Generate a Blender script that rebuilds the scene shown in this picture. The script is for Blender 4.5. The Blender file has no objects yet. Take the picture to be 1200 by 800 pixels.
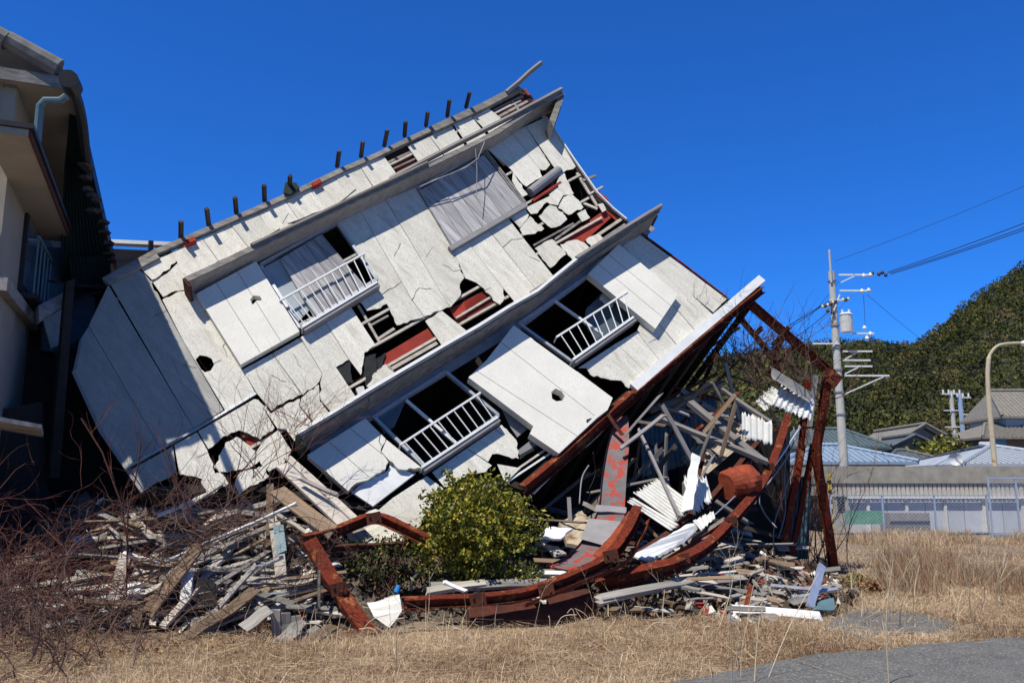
import bpy, math, random
import numpy as np
from mathutils import Vector, Matrix, noise
from mathutils.geometry import tessellate_polygon
V = Vector
R = math.radians
sc = bpy.context.scene
random.seed(7)
rs = np.random.RandomState(11)

# ------------------------------------------------------------------ camera
F = 1000.0                      # focal length in photo pixels (1200 wide)
TILT = math.atan(172 / F)
CAM = V((0, 0, 1.6))
cd = bpy.data.cameras.new('camera'); cam = bpy.data.objects.new('camera', cd)
sc.collection.objects.link(cam); sc.camera = cam
cd.sensor_width = 36; cd.lens = 36 * F / 1200; cd.clip_start = 0.05; cd.clip_end = 2000
cam.location = CAM; cam.rotation_euler = (math.pi / 2 + TILT, 0, 0)

# ------------------------------------------------------------------ sky, sun, exposure
SUN_TRAVEL = V((0.29, 0.39, -0.875)).normalized()      # direction the light travels
sun_el = math.asin(-SUN_TRAVEL.z)
sun_az = math.atan2(-SUN_TRAVEL.x, -SUN_TRAVEL.y)     # clockwise from +Y
world = bpy.data.worlds.new('World'); sc.world = world; world.use_nodes = True
wn = world.node_tree; wn.nodes.clear()
sky = wn.nodes.new('ShaderNodeTexSky'); sky.sky_type = 'NISHITA'; sky.sun_disc = False
sky.sun_elevation = sun_el; sky.sun_rotation = sun_az
sky.altitude = 0; sky.air_density = 0.9; sky.dust_density = 0.0; sky.ozone_density = 6.0
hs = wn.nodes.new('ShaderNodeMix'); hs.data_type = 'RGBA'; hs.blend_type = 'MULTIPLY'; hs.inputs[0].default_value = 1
# deep polarised winter blue away from the sun, tint darkened and warmed towards it to deepen shade (depends on sky direction only)
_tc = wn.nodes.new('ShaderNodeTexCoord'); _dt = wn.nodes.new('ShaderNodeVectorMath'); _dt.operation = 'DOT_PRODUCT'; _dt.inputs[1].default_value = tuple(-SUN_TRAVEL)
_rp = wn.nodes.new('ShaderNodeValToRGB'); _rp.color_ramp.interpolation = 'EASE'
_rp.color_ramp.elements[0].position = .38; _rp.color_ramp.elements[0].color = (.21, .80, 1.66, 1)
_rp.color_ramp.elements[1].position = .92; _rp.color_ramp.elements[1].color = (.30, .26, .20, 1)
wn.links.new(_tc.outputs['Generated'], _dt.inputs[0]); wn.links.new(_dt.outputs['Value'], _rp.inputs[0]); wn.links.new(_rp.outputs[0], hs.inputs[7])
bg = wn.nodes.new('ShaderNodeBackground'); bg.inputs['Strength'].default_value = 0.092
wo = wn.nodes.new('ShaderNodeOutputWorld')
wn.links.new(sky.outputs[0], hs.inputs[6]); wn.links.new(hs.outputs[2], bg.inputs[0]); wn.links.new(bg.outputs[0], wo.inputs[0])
ld = bpy.data.lights.new('sun', 'SUN'); ld.energy = 4.8; ld.angle = R(0.5); ld.color = (1.0, 0.945, 0.84)
sun = bpy.data.objects.new('sun', ld); sc.collection.objects.link(sun)
sun.rotation_euler = SUN_TRAVEL.to_track_quat('-Z', 'Y').to_euler(); sun.location = (0, 0, 30)
sc.view_settings.view_transform = 'Standard'; sc.view_settings.look = 'None'
sc.view_settings.gamma = 1; sc.view_settings.exposure = 0.14; sc.view_settings.use_curve_mapping = False
sc.render.engine = 'CYCLES'
sc.cycles.max_bounces = 5; sc.cycles.diffuse_bounces = 3; sc.cycles.transparent_max_bounces = 8

# ------------------------------------------------------------------ pixel -> world helpers
_f = V((0, math.cos(TILT), math.sin(TILT))); _u = V((0, -math.sin(TILT), math.cos(TILT))); _r = V((1, 0, 0))
def ray(px, py): return _r * ((px - 600) / F) + _u * ((400 - py) / F) + _f
def pt(px, py, z): return CAM + ray(px, py) * z
class Plane:
    def __init__(s, p, n):
        s.p = p; s.n = n.normalized()
    def hit(s, px, py, off=0):
        d = ray(px, py); t = ((s.p + s.n * off) - CAM).dot(s.n) / d.dot(s.n)
        return CAM + d * t
def cam2w(v): return _r * v[0] + _u * v[1] + _f * v[2]
def ground_at(px, py, h=0):
    d = ray(px, py); return CAM + d * ((h - CAM.z) / d.z)

# ------------------------------------------------------------------ object helpers
COL = sc.collection
def tag(o, label=None, cat=None, group=None, kind=None):
    if label: o['label'] = label
    if cat: o['category'] = cat
    if group: o['group'] = group
    if kind: o['kind'] = kind
    return o
def empty(name, loc, label=None, cat=None, group=None):
    o = bpy.data.objects.new(name, None); COL.objects.link(o); o.location = loc; o.empty_display_size = .2
    return tag(o, label, cat, group)
def wloc(o):
    v = o.location.copy(); p = o.parent
    while p: v = v + p.location; p = p.parent
    return v
def mesh(name, verts, faces, mat, parent=None, origin=None, rot=None, smooth=False):
    """verts in world space (or local if rot given); origin = world origin"""
    if origin is None:
        origin = V((0, 0, 0))
        for v in verts: origin += V(v)
        origin /= max(1, len(verts))
    me = bpy.data.meshes.new(name)
    vv = [tuple(v) for v in verts] if rot is not None else [tuple(V(v) - origin) for v in verts]
    me.from_pydata(vv, [], faces); me.materials.append(mat); me.update()
    if smooth: me.polygons.foreach_set('use_smooth', [True] * len(me.polygons))
    o = bpy.data.objects.new(name, me); COL.objects.link(o)
    if parent: o.parent = parent; o.location = origin - wloc(parent)
    else: o.location = origin
    if rot is not None: o.rotation_euler = rot.to_euler()
    return o
class MB:
    def __init__(s): s.v = []; s.f = []
    def add(s, vs, fs):
        n = len(s.v); s.v += [V(v) for v in vs]; s.f += [[i + n for i in f] for f in fs]; return s
    def box(s, c, ax, ay, az):
        """centre, half-axis vectors"""
        c, ax, ay, az = V(c), V(ax), V(ay), V(az)
        vs = [c + ax * i + ay * j + az * k for i in (-1, 1) for j in (-1, 1) for k in (-1, 1)]
        return s.add(vs, [(0, 1, 3, 2), (4, 6, 7, 5), (0, 4, 5, 1), (2, 3, 7, 6), (0, 2, 6, 4), (1, 5, 7, 3)])
    def bar(s, a, b, w, h, up=V((0, 0, 1))):
        a, b = V(a), V(b); d = b - a; x = d.normalized(); y = up.cross(x)
        if y.length < 1e-4: y = V((1, 0, 0)).cross(x)
        y.normalize(); z = x.cross(y)
        return s.box((a + b) / 2, d / 2, y * w / 2, z * h / 2)
    def tube(s, pts, rad, n=6, cap=True):
        pts = [V(p) for p in pts]
        if not hasattr(rad, '__len__'): rad = [rad] * len(pts)
        rings = []; base = len(s.v); prev = None
        for i, p in enumerate(pts):
            t = (pts[min(i + 1, len(pts) - 1)] - pts[max(i - 1, 0)]).normalized()
            if prev is None:
                a = t.cross(V((0, 0, 1)));
                if a.length < 1e-3: a = t.cross(V((1, 0, 0)))
            else: a = prev - t * prev.dot(t)
            a.normalize(); prev = a; b = t.cross(a)
            for k in range(n):
                th = 2 * math.pi * k / n
                s.v.append(p + (a * math.cos(th) + b * math.sin(th)) * rad[i])
        for i in range(len(pts) - 1):
            for k in range(n):
                s.f.append([base + i * n + k, base + i * n + (k + 1) % n, base + (i + 1) * n + (k + 1) % n, base + (i + 1) * n + k])
        if cap:
            s.f.append([base + k for k in range(n)][::-1]); s.f.append([base + (len(pts) - 1) * n + k for k in range(n)])
        return s
    def sweep(s, pts, prof, up):
        """prof: closed list of (y,z); swept along pts, z axis near up"""
        pts = [V(p) for p in pts]; n = len(prof); base = len(s.v)
        for i, p in enumerate(pts):
            t = (pts[min(i + 1, len(pts) - 1)] - pts[max(i - 1, 0)]).normalized()
            y = up.cross(t).normalized(); z = t.cross(y)
            for (a, b) in prof: s.v.append(p + y * a + z * b)
        for i in range(len(pts) - 1):
            for k in range(n):
                s.f.append([base + i * n + k, base + i * n + (k + 1) % n, base + (i + 1) * n + (k + 1) % n, base + (i + 1) * n + k])
        tri = tessellate_polygon([[V((a, b, 0)) for a, b in prof]])
        for t in tri:
            s.f.append([base + k for k in t]); s.f.append([base + (len(pts) - 1) * n + k for k in t[::-1]])
        return s
    def build(s, name, mat, parent=None, origin=None, smooth=False):
        return mesh(name, s.v, s.f, mat, parent, origin, None, smooth)

# ------------------------------------------------------------------ materials
MATS = {}
_wn = cam2w((.212, .557, -.803)).normalized(); _wu = cam2w((1350, 930, 1000)); _wu = (_wu - _wn * _wu.dot(_wn)).normalized(); _wv = _wn.cross(_wu)
WAX = (_wu, _wv, _wn)            # along the tipped wall, up it, out of it
def M(name, c1, c2=None, scale=5, detail=6, rough=.8, bump=0, stretch=(1, 1, 1), c3=None, pscale=1.5, pth=.6, psoft=.05,
      metal=0, rand=.12, fine=0, finec=None, spec=.3, bscale=None, axes=None):
    m = bpy.data.materials.new(name); m.use_nodes = True; nt = m.node_tree; N = nt.nodes; L = nt.links
    b = N['Principled BSDF']; b.inputs['Roughness'].default_value = rough; b.inputs['Metallic'].default_value = metal
    b.inputs['Specular IOR Level'].default_value = spec
    tc = N.new('ShaderNodeTexCoord'); oi = N.new('ShaderNodeObjectInfo')
    off = N.new('ShaderNodeVectorMath'); off.operation = 'MULTIPLY_ADD'
    off.inputs[1].default_value = (1, 1, 1)
    comb = N.new('ShaderNodeMath'); comb.operation = 'MULTIPLY'; comb.inputs[1].default_value = 37.0
    L.new(oi.outputs['Random'], comb.inputs[0]); L.new(tc.outputs['Object'], off.inputs[0]); L.new(comb.outputs[0], off.inputs[2])
    mp = N.new('ShaderNodeMapping'); mp.inputs['Scale'].default_value = stretch
    if axes:
        cx = N.new('ShaderNodeCombineXYZ')
        for i_, ax_ in enumerate(axes):
            dn = N.new('ShaderNodeVectorMath'); dn.operation = 'DOT_PRODUCT'; dn.inputs[1].default_value = tuple(ax_); L.new(off.outputs[0], dn.inputs[0]); L.new(dn.outputs['Value'], cx.inputs[i_])
        L.new(cx.outputs[0], mp.inputs[0])
    else: L.new(off.outputs[0], mp.inputs[0])
    nz = N.new('ShaderNodeTexNoise'); nz.inputs['Scale'].default_value = scale; nz.inputs['Detail'].default_value = detail; nz.inputs['Roughness'].default_value = .65
    L.new(mp.outputs[0], nz.inputs['Vector'])
    cr = N.new('ShaderNodeValToRGB'); cr.color_ramp.elements[0].position = .35; cr.color_ramp.elements[1].position = .65
    cr.color_ramp.elements[0].color = (*c1, 1); cr.color_ramp.elements[1].color = (*(c2 or c1), 1)
    L.new(nz.outputs[0], cr.inputs[0]); col = cr.outputs[0]
    if c3:
        n2 = N.new('ShaderNodeTexNoise'); n2.inputs['Scale'].default_value = pscale; n2.inputs['Detail'].default_value = 8; n2.inputs['Roughness'].default_value = .7
        L.new(mp.outputs[0] if max(stretch) != min(stretch) else off.outputs[0], n2.inputs['Vector'])
        r2 = N.new('ShaderNodeValToRGB'); r2.color_ramp.elements[0].position = pth; r2.color_ramp.elements[1].position = pth + psoft
        L.new(n2.outputs[0], r2.inputs[0])
        mx = N.new('ShaderNodeMix'); mx.data_type = 'RGBA'; L.new(r2.outputs[0], mx.inputs[0]); L.new(col, mx.inputs[6]); mx.inputs[7].default_value = (*c3, 1); col = mx.outputs[2]
    if fine:
        n3 = N.new('ShaderNodeTexNoise'); n3.inputs['Scale'].default_value = fine; n3.inputs['Detail'].default_value = 2; L.new(off.outputs[0], n3.inputs['Vector'])
        r3 = N.new('ShaderNodeValToRGB'); r3.color_ramp.elements[0].position = .54; r3.color_ramp.elements[1].position = .66; L.new(n3.outputs[0], r3.inputs[0])
        mx = N.new('ShaderNodeMix'); mx.data_type = 'RGBA'; L.new(r3.outputs[0], mx.inputs[0]); L.new(col, mx.inputs[6]); mx.inputs[7].default_value = (*finec, 1); col = mx.outputs[2]
    if rand:
        hv = N.new('ShaderNodeHueSaturation'); mr = N.new('ShaderNodeMapRange'); mr.inputs[3].default_value = 1 - rand; mr.inputs[4].default_value = 1 + rand
        L.new(oi.outputs['Random'], mr.inputs[0]); L.new(mr.outputs[0], hv.inputs['Value']); L.new(col, hv.inputs['Color']); col = hv.outputs[0]
    L.new(col, b.inputs['Base Color'])
    if bump:
        bp = N.new('ShaderNodeBump'); bp.inputs['Strength'].default_value = bump; bp.inputs['Distance'].default_value = .02
        if bscale:
            n4 = N.new('ShaderNodeTexNoise'); n4.inputs['Scale'].default_value = bscale; n4.inputs['Detail'].default_value = 4; L.new(mp.outputs[0], n4.inputs['Vector']); L.new(n4.outputs[0], bp.inputs['Height'])
        else: L.new(nz.outputs[0], bp.inputs['Height'])
        L.new(bp.outputs[0], b.inputs['Normal'])
    MATS[name] = m
    return m
def MR(name, stops, rough=.8, translucent=0):
    """blade / leaf material: colour from the per-leaf attribute rnd"""
    m = bpy.data.materials.new(name); m.use_nodes = True; nt = m.node_tree; N = nt.nodes; L = nt.links
    b = N['Principled BSDF']; b.inputs['Roughness'].default_value = rough; b.inputs['Specular IOR Level'].default_value = .25
    at = N.new('ShaderNodeAttribute'); at.attribute_name = 'rnd'
    cr = N.new('ShaderNodeValToRGB'); e = cr.color_ramp.elements
    e[0].position = stops[0][0]; e[0].color = (*stops[0][1], 1); e[1].position = stops[-1][0]; e[1].color = (*stops[-1][1], 1)
    for p, c in stops[1:-1]: x = e.new(p); x.color = (*c, 1)
    L.new(at.outputs['Fac'], cr.inputs[0]); L.new(cr.outputs[0], b.inputs['Base Color'])
    if translucent:
        tr = N.new('ShaderNodeBsdfTranslucent'); L.new(cr.outputs[0], tr.inputs[0]); mx = N.new('ShaderNodeMixShader'); mx.inputs[0].default_value = translucent
        L.new(b.outputs[0], mx.inputs[1]); L.new(tr.outputs[0], mx.inputs[2]); L.new(mx.outputs[0], N['Material Output'].inputs[0])
    return m
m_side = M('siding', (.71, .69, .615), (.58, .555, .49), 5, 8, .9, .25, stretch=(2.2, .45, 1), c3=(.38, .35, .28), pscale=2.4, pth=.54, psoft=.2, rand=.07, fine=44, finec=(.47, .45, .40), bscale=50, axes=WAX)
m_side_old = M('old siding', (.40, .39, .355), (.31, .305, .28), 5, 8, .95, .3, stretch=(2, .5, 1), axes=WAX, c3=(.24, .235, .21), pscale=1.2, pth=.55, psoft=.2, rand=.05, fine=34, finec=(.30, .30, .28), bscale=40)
m_box = M('painted board', (.76, .74, .67), (.68, .66, .60), 2, 6, .8, .12, c3=(.56, .54, .46), pscale=1.1, pth=.62, psoft=.2, rand=.03, fine=45, finec=(.62, .61, .56), bscale=60)
m_white = M('white metal', (.74, .75, .75), (.64, .65, .66), 6, 5, .45, .05, c3=(.35, .20, .12), pscale=5, pth=.70, rand=.06)
m_alu = M('aluminium', (.62, .66, .72), (.5, .54, .6), 10, 3, .35, 0, metal=.6, rand=.05, spec=.5)
m_wood = M('grey weathered wood', (.30, .28, .26), (.15, .14, .13), 7, 8, .95, .5, stretch=(.12, 1.6, 1.6), c3=(.09, .08, .075), pscale=3, pth=.60, psoft=.2, rand=.25)
m_woodv = M('silver shutter wood', (.46, .45, .45), (.22, .215, .225), 7, 9, .9, .4, stretch=(3, .16, 1), c3=(.12, .115, .12), pscale=3, pth=.54, psoft=.2, rand=.2, axes=WAX)
m_woodb = M('brown wood', (.26, .19, .13), (.15, .10, .07), 7, 8, .95, .5, stretch=(.12, 1.6, 1.6), c3=(.07, .05, .04), pscale=3, pth=.58, psoft=.2, rand=.3)
m_peg = M('dark old rafter wood', (.085, .065, .05), (.045, .036, .03), 7, 8, .95, .5, stretch=(.12, 1.6, 1.6), rand=.3)
m_woodl = M('pale wood', (.55, .50, .44), (.38, .34, .29), 7, 8, .95, .4, stretch=(.12, 1.6, 1.6), c3=(.2, .17, .14), pscale=3, pth=.62, psoft=.15, rand=.2)
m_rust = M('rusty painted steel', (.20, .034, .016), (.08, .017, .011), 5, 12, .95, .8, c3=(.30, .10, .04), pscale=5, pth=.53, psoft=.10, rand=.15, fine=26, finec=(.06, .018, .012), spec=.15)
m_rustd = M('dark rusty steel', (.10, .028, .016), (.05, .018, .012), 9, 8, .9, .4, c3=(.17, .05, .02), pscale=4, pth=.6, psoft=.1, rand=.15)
m_orange = M('orange primer steel', (.34, .065, .028), (.17, .035, .018), 9, 9, .9, .5, c3=(.12, .03, .015), pscale=5, pth=.58, psoft=.08, rand=.1)
m_redp = M('red boards', (.33, .035, .022), (.22, .026, .018), 5, 6, .85, .2, c3=(.10, .02, .015), pscale=3, pth=.62, psoft=.1, rand=.12)
m_redg = M('worn red flashing', (.16, .16, .165), (.11, .11, .12), 6, 8, .6, .15, c3=(.36, .05, .035), pscale=7, pth=.50, psoft=.03, rand=.03)
m_greyp = M('grey sheet metal', (.27, .26, .27), (.21, .20, .21), 5, 6, .6, .1, rand=.1)
m_cwhite = M('white corrugated', (.66, .66, .65), (.54, .54, .53), 5, 6, .7, .1, c3=(.33, .15, .07), pscale=4, pth=.68, psoft=.06, rand=.08)
m_ccream = M('cream corrugated', (.50, .43, .33), (.40, .34, .26), 5, 6, .85, .15, c3=(.22, .10, .05), pscale=5, pth=.56, psoft=.1, rand=.1)
m_cblue = M('blue green corrugated', (.08, .15, .19), (.05, .10, .13), 5, 6, .7, .1, c3=(.10, .05, .03), pscale=3, pth=.68, rand=.1)
m_cgreen = M('dark green corrugated', (.012, .026, .022), (.007, .016, .014), 5, 6, .8, .1, rand=.1)
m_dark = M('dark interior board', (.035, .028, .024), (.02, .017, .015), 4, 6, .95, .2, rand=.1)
m_black = M('black felt', (.025, .027, .03), (.012, .013, .015), 5, 5, .9, .2, rand=.2)
m_glass = M('dusty glass', (.10, .13, .16), (.07, .10, .13), 2, 4, .12, 0, rand=.05, spec=.8)
m_glassf = M('frosted glass', (.36, .40, .43), (.30, .34, .37), 2, 4, .25, 0, rand=.03, spec=.6)
m_conc = M('concrete', (.36, .35, .33), (.27, .265, .25), 3, 8, .95, .3, c3=(.16, .155, .15), pscale=1.5, pth=.6, psoft=.15, rand=.1)
m_cream = M('cream render', (.34, .30, .245), (.29, .255, .21), 2, 6, .95, .15, c3=(.24, .21, .18), pscale=.8, pth=.62, psoft=.2, rand=.02)
m_tile = M('grey roof tile', (.21, .205, .195), (.13, .125, .12), 6, 8, .8, .3, c3=(.32, .29, .23), pscale=6, pth=.62, psoft=.08, rand=.1)
m_dkmet = M('dark metal', (.03, .03, .033), (.018, .018, .02), 6, 4, .5, 0, rand=.1)
m_pipe = M('blue green pipe', (.12, .20, .23), (.09, .16, .19), 5, 4, .4, 0, rand=.03, spec=.5)
m_bark = M('grey brown twig', (.17, .10, .08), (.10, .06, .05), 20, 3, .9, 0, rand=.3)
m_twigr = M('red brown twig', (.15, .055, .04), (.09, .035, .028), 20, 3, .9, 0, rand=.3)
m_straw = M('straw stalk', (.62, .53, .38), (.48, .40, .28), 10, 3, .9, 0, rand=.15)
m_wire = M('black cable', (.02, .02, .022), None, 5, 2, .6, 0)
m_pole = M('concrete pole', (.50, .50, .48), (.42, .42, .40), 5, 5, .85, .1, c3=(.3, .3, .29), pscale=3, pth=.62, rand=.02)

# ------------------------------------------------------------------ profiles
def Iprof(w, h, tf=.012, tw=.009):
    a, b = w / 2, h / 2; c = tw / 2
    return [(-a, -b), (a, -b), (a, -b + tf), (c, -b + tf), (c, b - tf), (a, b - tf), (a, b), (-a, b), (-a, b - tf), (-c, b - tf), (-c, -b + tf), (-a, -b + tf)]
def Cprof(w, h, t=.01):
    a, b = w / 2, h / 2
    return [(-a, -b), (a, -b), (a, -b + t), (-a + t, -b + t), (-a + t, b - t), (a, b - t), (a, b), (-a, b)]
def Lprof(w, h, t=.008): return [(0, 0), (w, 0), (w, t), (t, t), (t, h), (0, h)]
def Bprof(w, h): return [(-w / 2, -h / 2), (w / 2, -h / 2), (w / 2, h / 2), (-w / 2, h / 2)]
def smooth_path(pts, n=5):
    out = []
    for i in range(len(pts) - 1):
        p0 = pts[max(i - 1, 0)]; p1 = pts[i]; p2 = pts[i + 1]; p3 = pts[min(i + 2, len(pts) - 1)]
        for k in range(n):
            t = k / n
            out.append(.5 * ((2 * p1) + (p2 - p0) * t + (2 * p0 - 5 * p1 + 4 * p2 - p3) * t * t + (3 * p1 - p0 - 3 * p2 + p3) * t ** 3))
    out.append(pts[-1]); return out
def beam(name, pxs, prof, mat, parent=None, up=None, curve=True, label=None, cat=None, group=None):
    pts = [pt(*p) for p in pxs]
    if curve and len(pts) > 2: pts = smooth_path(pts)
    if len(pts) > 4: pts = [p + V((random.uniform(-1, 1), random.uniform(-1, 1), random.uniform(-1, 1))) * .0045 for p in pts]
    mb = MB().sweep(pts, prof, up or V((0, -.25, 1)).normalized())
    o = mb.build(name, mat, parent); tag(o, label, cat, group); return o
def plank(name, a, b, w, t, mat, parent=None, face=None, label=None, cat=None, group=None, seg=3, warp=.01, jag=.03):
    """board from a to b, wide face towards `face`; local X runs along the grain"""
    a, b = V(a), V(b); d = b - a; L = d.length; x = d.normalized()
    face = V(face) if face is not None else V((0, -.6, 1))
    z = (face - x * face.dot(x));
    if z.length < 1e-3: z = V((0, 0, 1)).cross(x)
    z.normalize(); y = z.cross(x); rot = Matrix((x, y, z)).transposed()
    vs = []; fs = []
    for i in range(seg + 1):
        xx = -L / 2 + L * i / seg; wz = math.sin(math.pi * i / seg) * warp * random.choice((-1, 1)) if 0 < i < seg else 0
        for (sy, sz) in ((-1, -1), (1, -1), (1, 1), (-1, 1)):
            jx = random.uniform(-jag, jag) if i in (0, seg) else 0
            vs.append((xx + jx, sy * w / 2, sz * t / 2 + wz))
    for i in range(seg):
        for k in range(4): fs.append([i * 4 + k, i * 4 + (k + 1) % 4, i * 4 + 4 + (k + 1) % 4, i * 4 + 4 + k])
    fs.append([3, 2, 1, 0]); e = seg * 4; fs.append([e, e + 1, e + 2, e + 3])
    o = mesh(name, vs, fs, mat, parent, (a + b) / 2, rot); tag(o, label, cat, group); return o
def corr(name, c, nw, amp, mat, parent=None, label=None, cat=None, group=None, jag=.06, sag=.0, nl=8, flat=False, seed=None, th=.004):
    """corrugated sheet over four world corners c = p00,p10,p11,p01; ridges run from p00 to p01"""
    rr = random.Random(seed if seed is not None else random.random())
    p00, p10, p11, p01 = [V(q) for q in c]
    n = (p10 - p00).cross(p01 - p00).normalized()
    if n.dot(p00 - CAM) > 0: n = -n
    nu = max(2, nw * (1 if flat else 6)); vs = []; fs = []
    j0 = [rr.uniform(-jag, jag) for _ in range(nu + 1)]; j1 = [rr.uniform(-jag, jag) for _ in range(nu + 1)]
    for side in (0, 1):
        for j in range(nl + 1):
            for i in range(nu + 1):
                s = i / nu; t = j / nl
                tt = t + (j0[i] * (1 - t) + j1[i] * t) * (1 if j in (0, nl) else .3)
                p = p00.lerp(p10, s).lerp(p01.lerp(p11, s), tt)
                hgt = 0 if flat else amp * math.sin(2 * math.pi * nw * s)
                p = p + n * (hgt + sag * math.sin(math.pi * t) + .3 * sag * noise.noise(V((s * 3, t * 3, nw * .37))) - side * th)
                vs.append(p)
    W = nu + 1; H = nl + 1; T = W * H
    for j in range(nl):
        for i in range(nu):
            a = j * W + i
            fs.append([a, a + 1, a + W + 1, a + W]); fs.append([T + a, T + a + W, T + a + W + 1, T + a + 1])
    for i in range(nu):
        fs.append([i, T + i, T + i + 1, i + 1]); a = nl * W + i; fs.append([a, a + 1, T + a + 1, T + a])
    for j in range(nl):
        a = j * W; fs.append([a, a + W, T + a + W, T + a]); a = j * W + nu; fs.append([a, T + a, T + a + W, a + W])
    o = mesh(name, vs, fs, mat, parent, None, None, not flat); tag(o, label, cat, group); return o
def corrpx(name, px, nw, amp, mat, **k): return corr(name, [pt(*p) for p in px], nw, amp, mat, **k)

# leaf clouds and blades through numpy
def quads_obj(name, co, rnd, mat, origin, parent=None, nper=4):
    """co: (N*nper,3) world coordinates; rnd: (N,)"""
    me = bpy.data.meshes.new(name); n = len(co) // nper; co = co - np.array(origin)
    me.vertices.add(len(co)); me.vertices.foreach_set('co', co.astype(np.float32).ravel())
    me.loops.add(n * nper); me.loops.foreach_set('vertex_index', np.arange(n * nper, dtype=np.int32))
    me.polygons.add(n); me.polygons.foreach_set('loop_start', np.arange(0, n * nper, nper, dtype=np.int32))
    try: me.polygons.foreach_set('loop_total', np.full(n, nper, dtype=np.int32))
    except Exception: pass
    at = me.attributes.new('rnd', 'FLOAT', 'POINT'); at.data.foreach_set('value', np.repeat(rnd, nper).astype(np.float32))
    me.materials.append(mat); me.update(calc_edges=True); me.validate()
    o = bpy.data.objects.new(name, me); COL.objects.link(o)
    if parent: o.parent = parent; o.location = V(origin) - wloc(parent)
    else: o.location = origin
    return o
def rand_unit(n):
    v = rs.normal(size=(n, 3)); return v / np.linalg.norm(v, axis=1, keepdims=True)
def leaf_quads(cen, size, aspect=.5, updir=None):
    """pointed leaf quads round centres"""
    n = len(cen); a = rand_unit(n)
    if updir is not None: a = a + np.array(updir); a /= np.linalg.norm(a, axis=1, keepdims=True)
    b = np.cross(a, rand_unit(n)); b /= np.linalg.norm(b, axis=1, keepdims=True)
    s = size.reshape(-1, 1)
    q = np.stack([cen - a * s * .5, cen + b * s * aspect * .5, cen + a * s * .5, cen - b * s * aspect * .5], axis=1)
    return q.reshape(-1, 3)
# ================================================================== COLLAPSED HOUSE
nW = cam2w((.212, .557, -.803)).normalized()           # outward normal of the leaning front wall
FP = Plane(pt(380, 325, 14.3), nW)
dU = cam2w((1350, 930, 1000)); dU = (dU - nW * dU.dot(nW)).normalized()
dV = nW.cross(dU); dV = dV if dV.z > 0 else -dV        # up along the wall
HB = V((-1.5, 13.5, 0))
house = empty('collapsed_house', HB, 'big white boarded house tipped over on its side, its steel ground floor crushed', 'house')
def insetpoly(p, g):
    if not g: return p
    n = len(p); area = sum(p[i][0] * p[(i + 1) % n][1] - p[(i + 1) % n][0] * p[i][1] for i in range(n)); s = 1 if area > 0 else -1
    out = []
    for i in range(n):
        a = p[i - 1]; b = p[i]; c = p[(i + 1) % n]
        d1 = V((b[0] - a[0], b[1] - a[1])); d2 = V((c[0] - b[0], c[1] - b[1]))
        if d1.length < 1e-6 or d2.length < 1e-6: out.append(b); continue
        d1.normalize(); d2.normalize(); n1 = V((-d1.y, d1.x)) * s; n2 = V((-d2.y, d2.x)) * s
        m = n1 + n2; k = g / max(.35, m.length_squared / 2) ; m = m * k / 1.0 / max(m.length, 1e-6) * 1.0
        out.append((b[0] + m.x, b[1] + m.y))
    return out
def jagged(p, edges, amp=1.3, step=4):
    out = []; n = len(p)
    for i in range(n):
        out.append(p[i]); a = V(p[i]); b = V(p[(i + 1) % n])
        if edges == 'all' or i in edges:
            k = int((b - a).length / step); nn = V((-(b - a).y, (b - a).x)).normalized() if k else None
            for j in range(1, k):
                q = a.lerp(b, j / k) + nn * random.uniform(-amp, amp); out.append((q.x, q.y))
    return out
def slab(name, poly, off, th, mat, parent=None, holes=(), gap=.3, jag=None, plane=None, label=None, cat=None, tilt=(0, 0), amp=1.3):
    plane = plane or FP; parent = parent if parent is not None else house
    if jag is not None: poly = jagged(poly, jag, amp)
    poly = insetpoly(poly, gap); loops = [poly] + [list(h) for h in holes]
    fr = [[plane.hit(x, y, off + th) for x, y in l] for l in loops]
    cen = sum((p for p in fr[0]), V((0, 0, 0))) / len(fr[0])
    if tilt != (0, 0):
        rotm = Matrix.Rotation(tilt[0], 3, dU) @ Matrix.Rotation(tilt[1], 3, dV)
        fr = [[cen + rotm @ (p - cen) for p in l] for l in fr]
    n = plane.n
    tris = tessellate_polygon([[V((p.dot(dU), p.dot(dV), 0)) for p in l] for l in fr])
    flat = [p for l in fr for p in l]; N = len(flat)
    vs = flat + [p - n * th for p in flat]; fs = []
    for t in tris: fs.append(list(t)); fs.append([i + N for i in t][::-1])
    base = 0
    for l in fr:
        m = len(l)
        for i in range(m): a = base + i; b = base + (i + 1) % m; fs.append([a, a + N, b + N, b])
        base += m
    o = mesh(name, vs, fs, mat, parent); tag(o, label, cat); return o
def onw(px, py, off=0): return FP.hit(px, py, off)
def wbar(name, a, b, w, h, mat, off=0, parent=None, label=None):
    """straight bar lying on the wall plane; w along the wall, h out of it"""
    p, q = onw(*a, off), onw(*b, off); d = (q - p).normalized(); y = nW.cross(d).normalized()
    return tag(MB().box((p + q) / 2, (q - p) / 2, y * w / 2, nW * h / 2).build(name, mat, parent or house), label)

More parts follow.
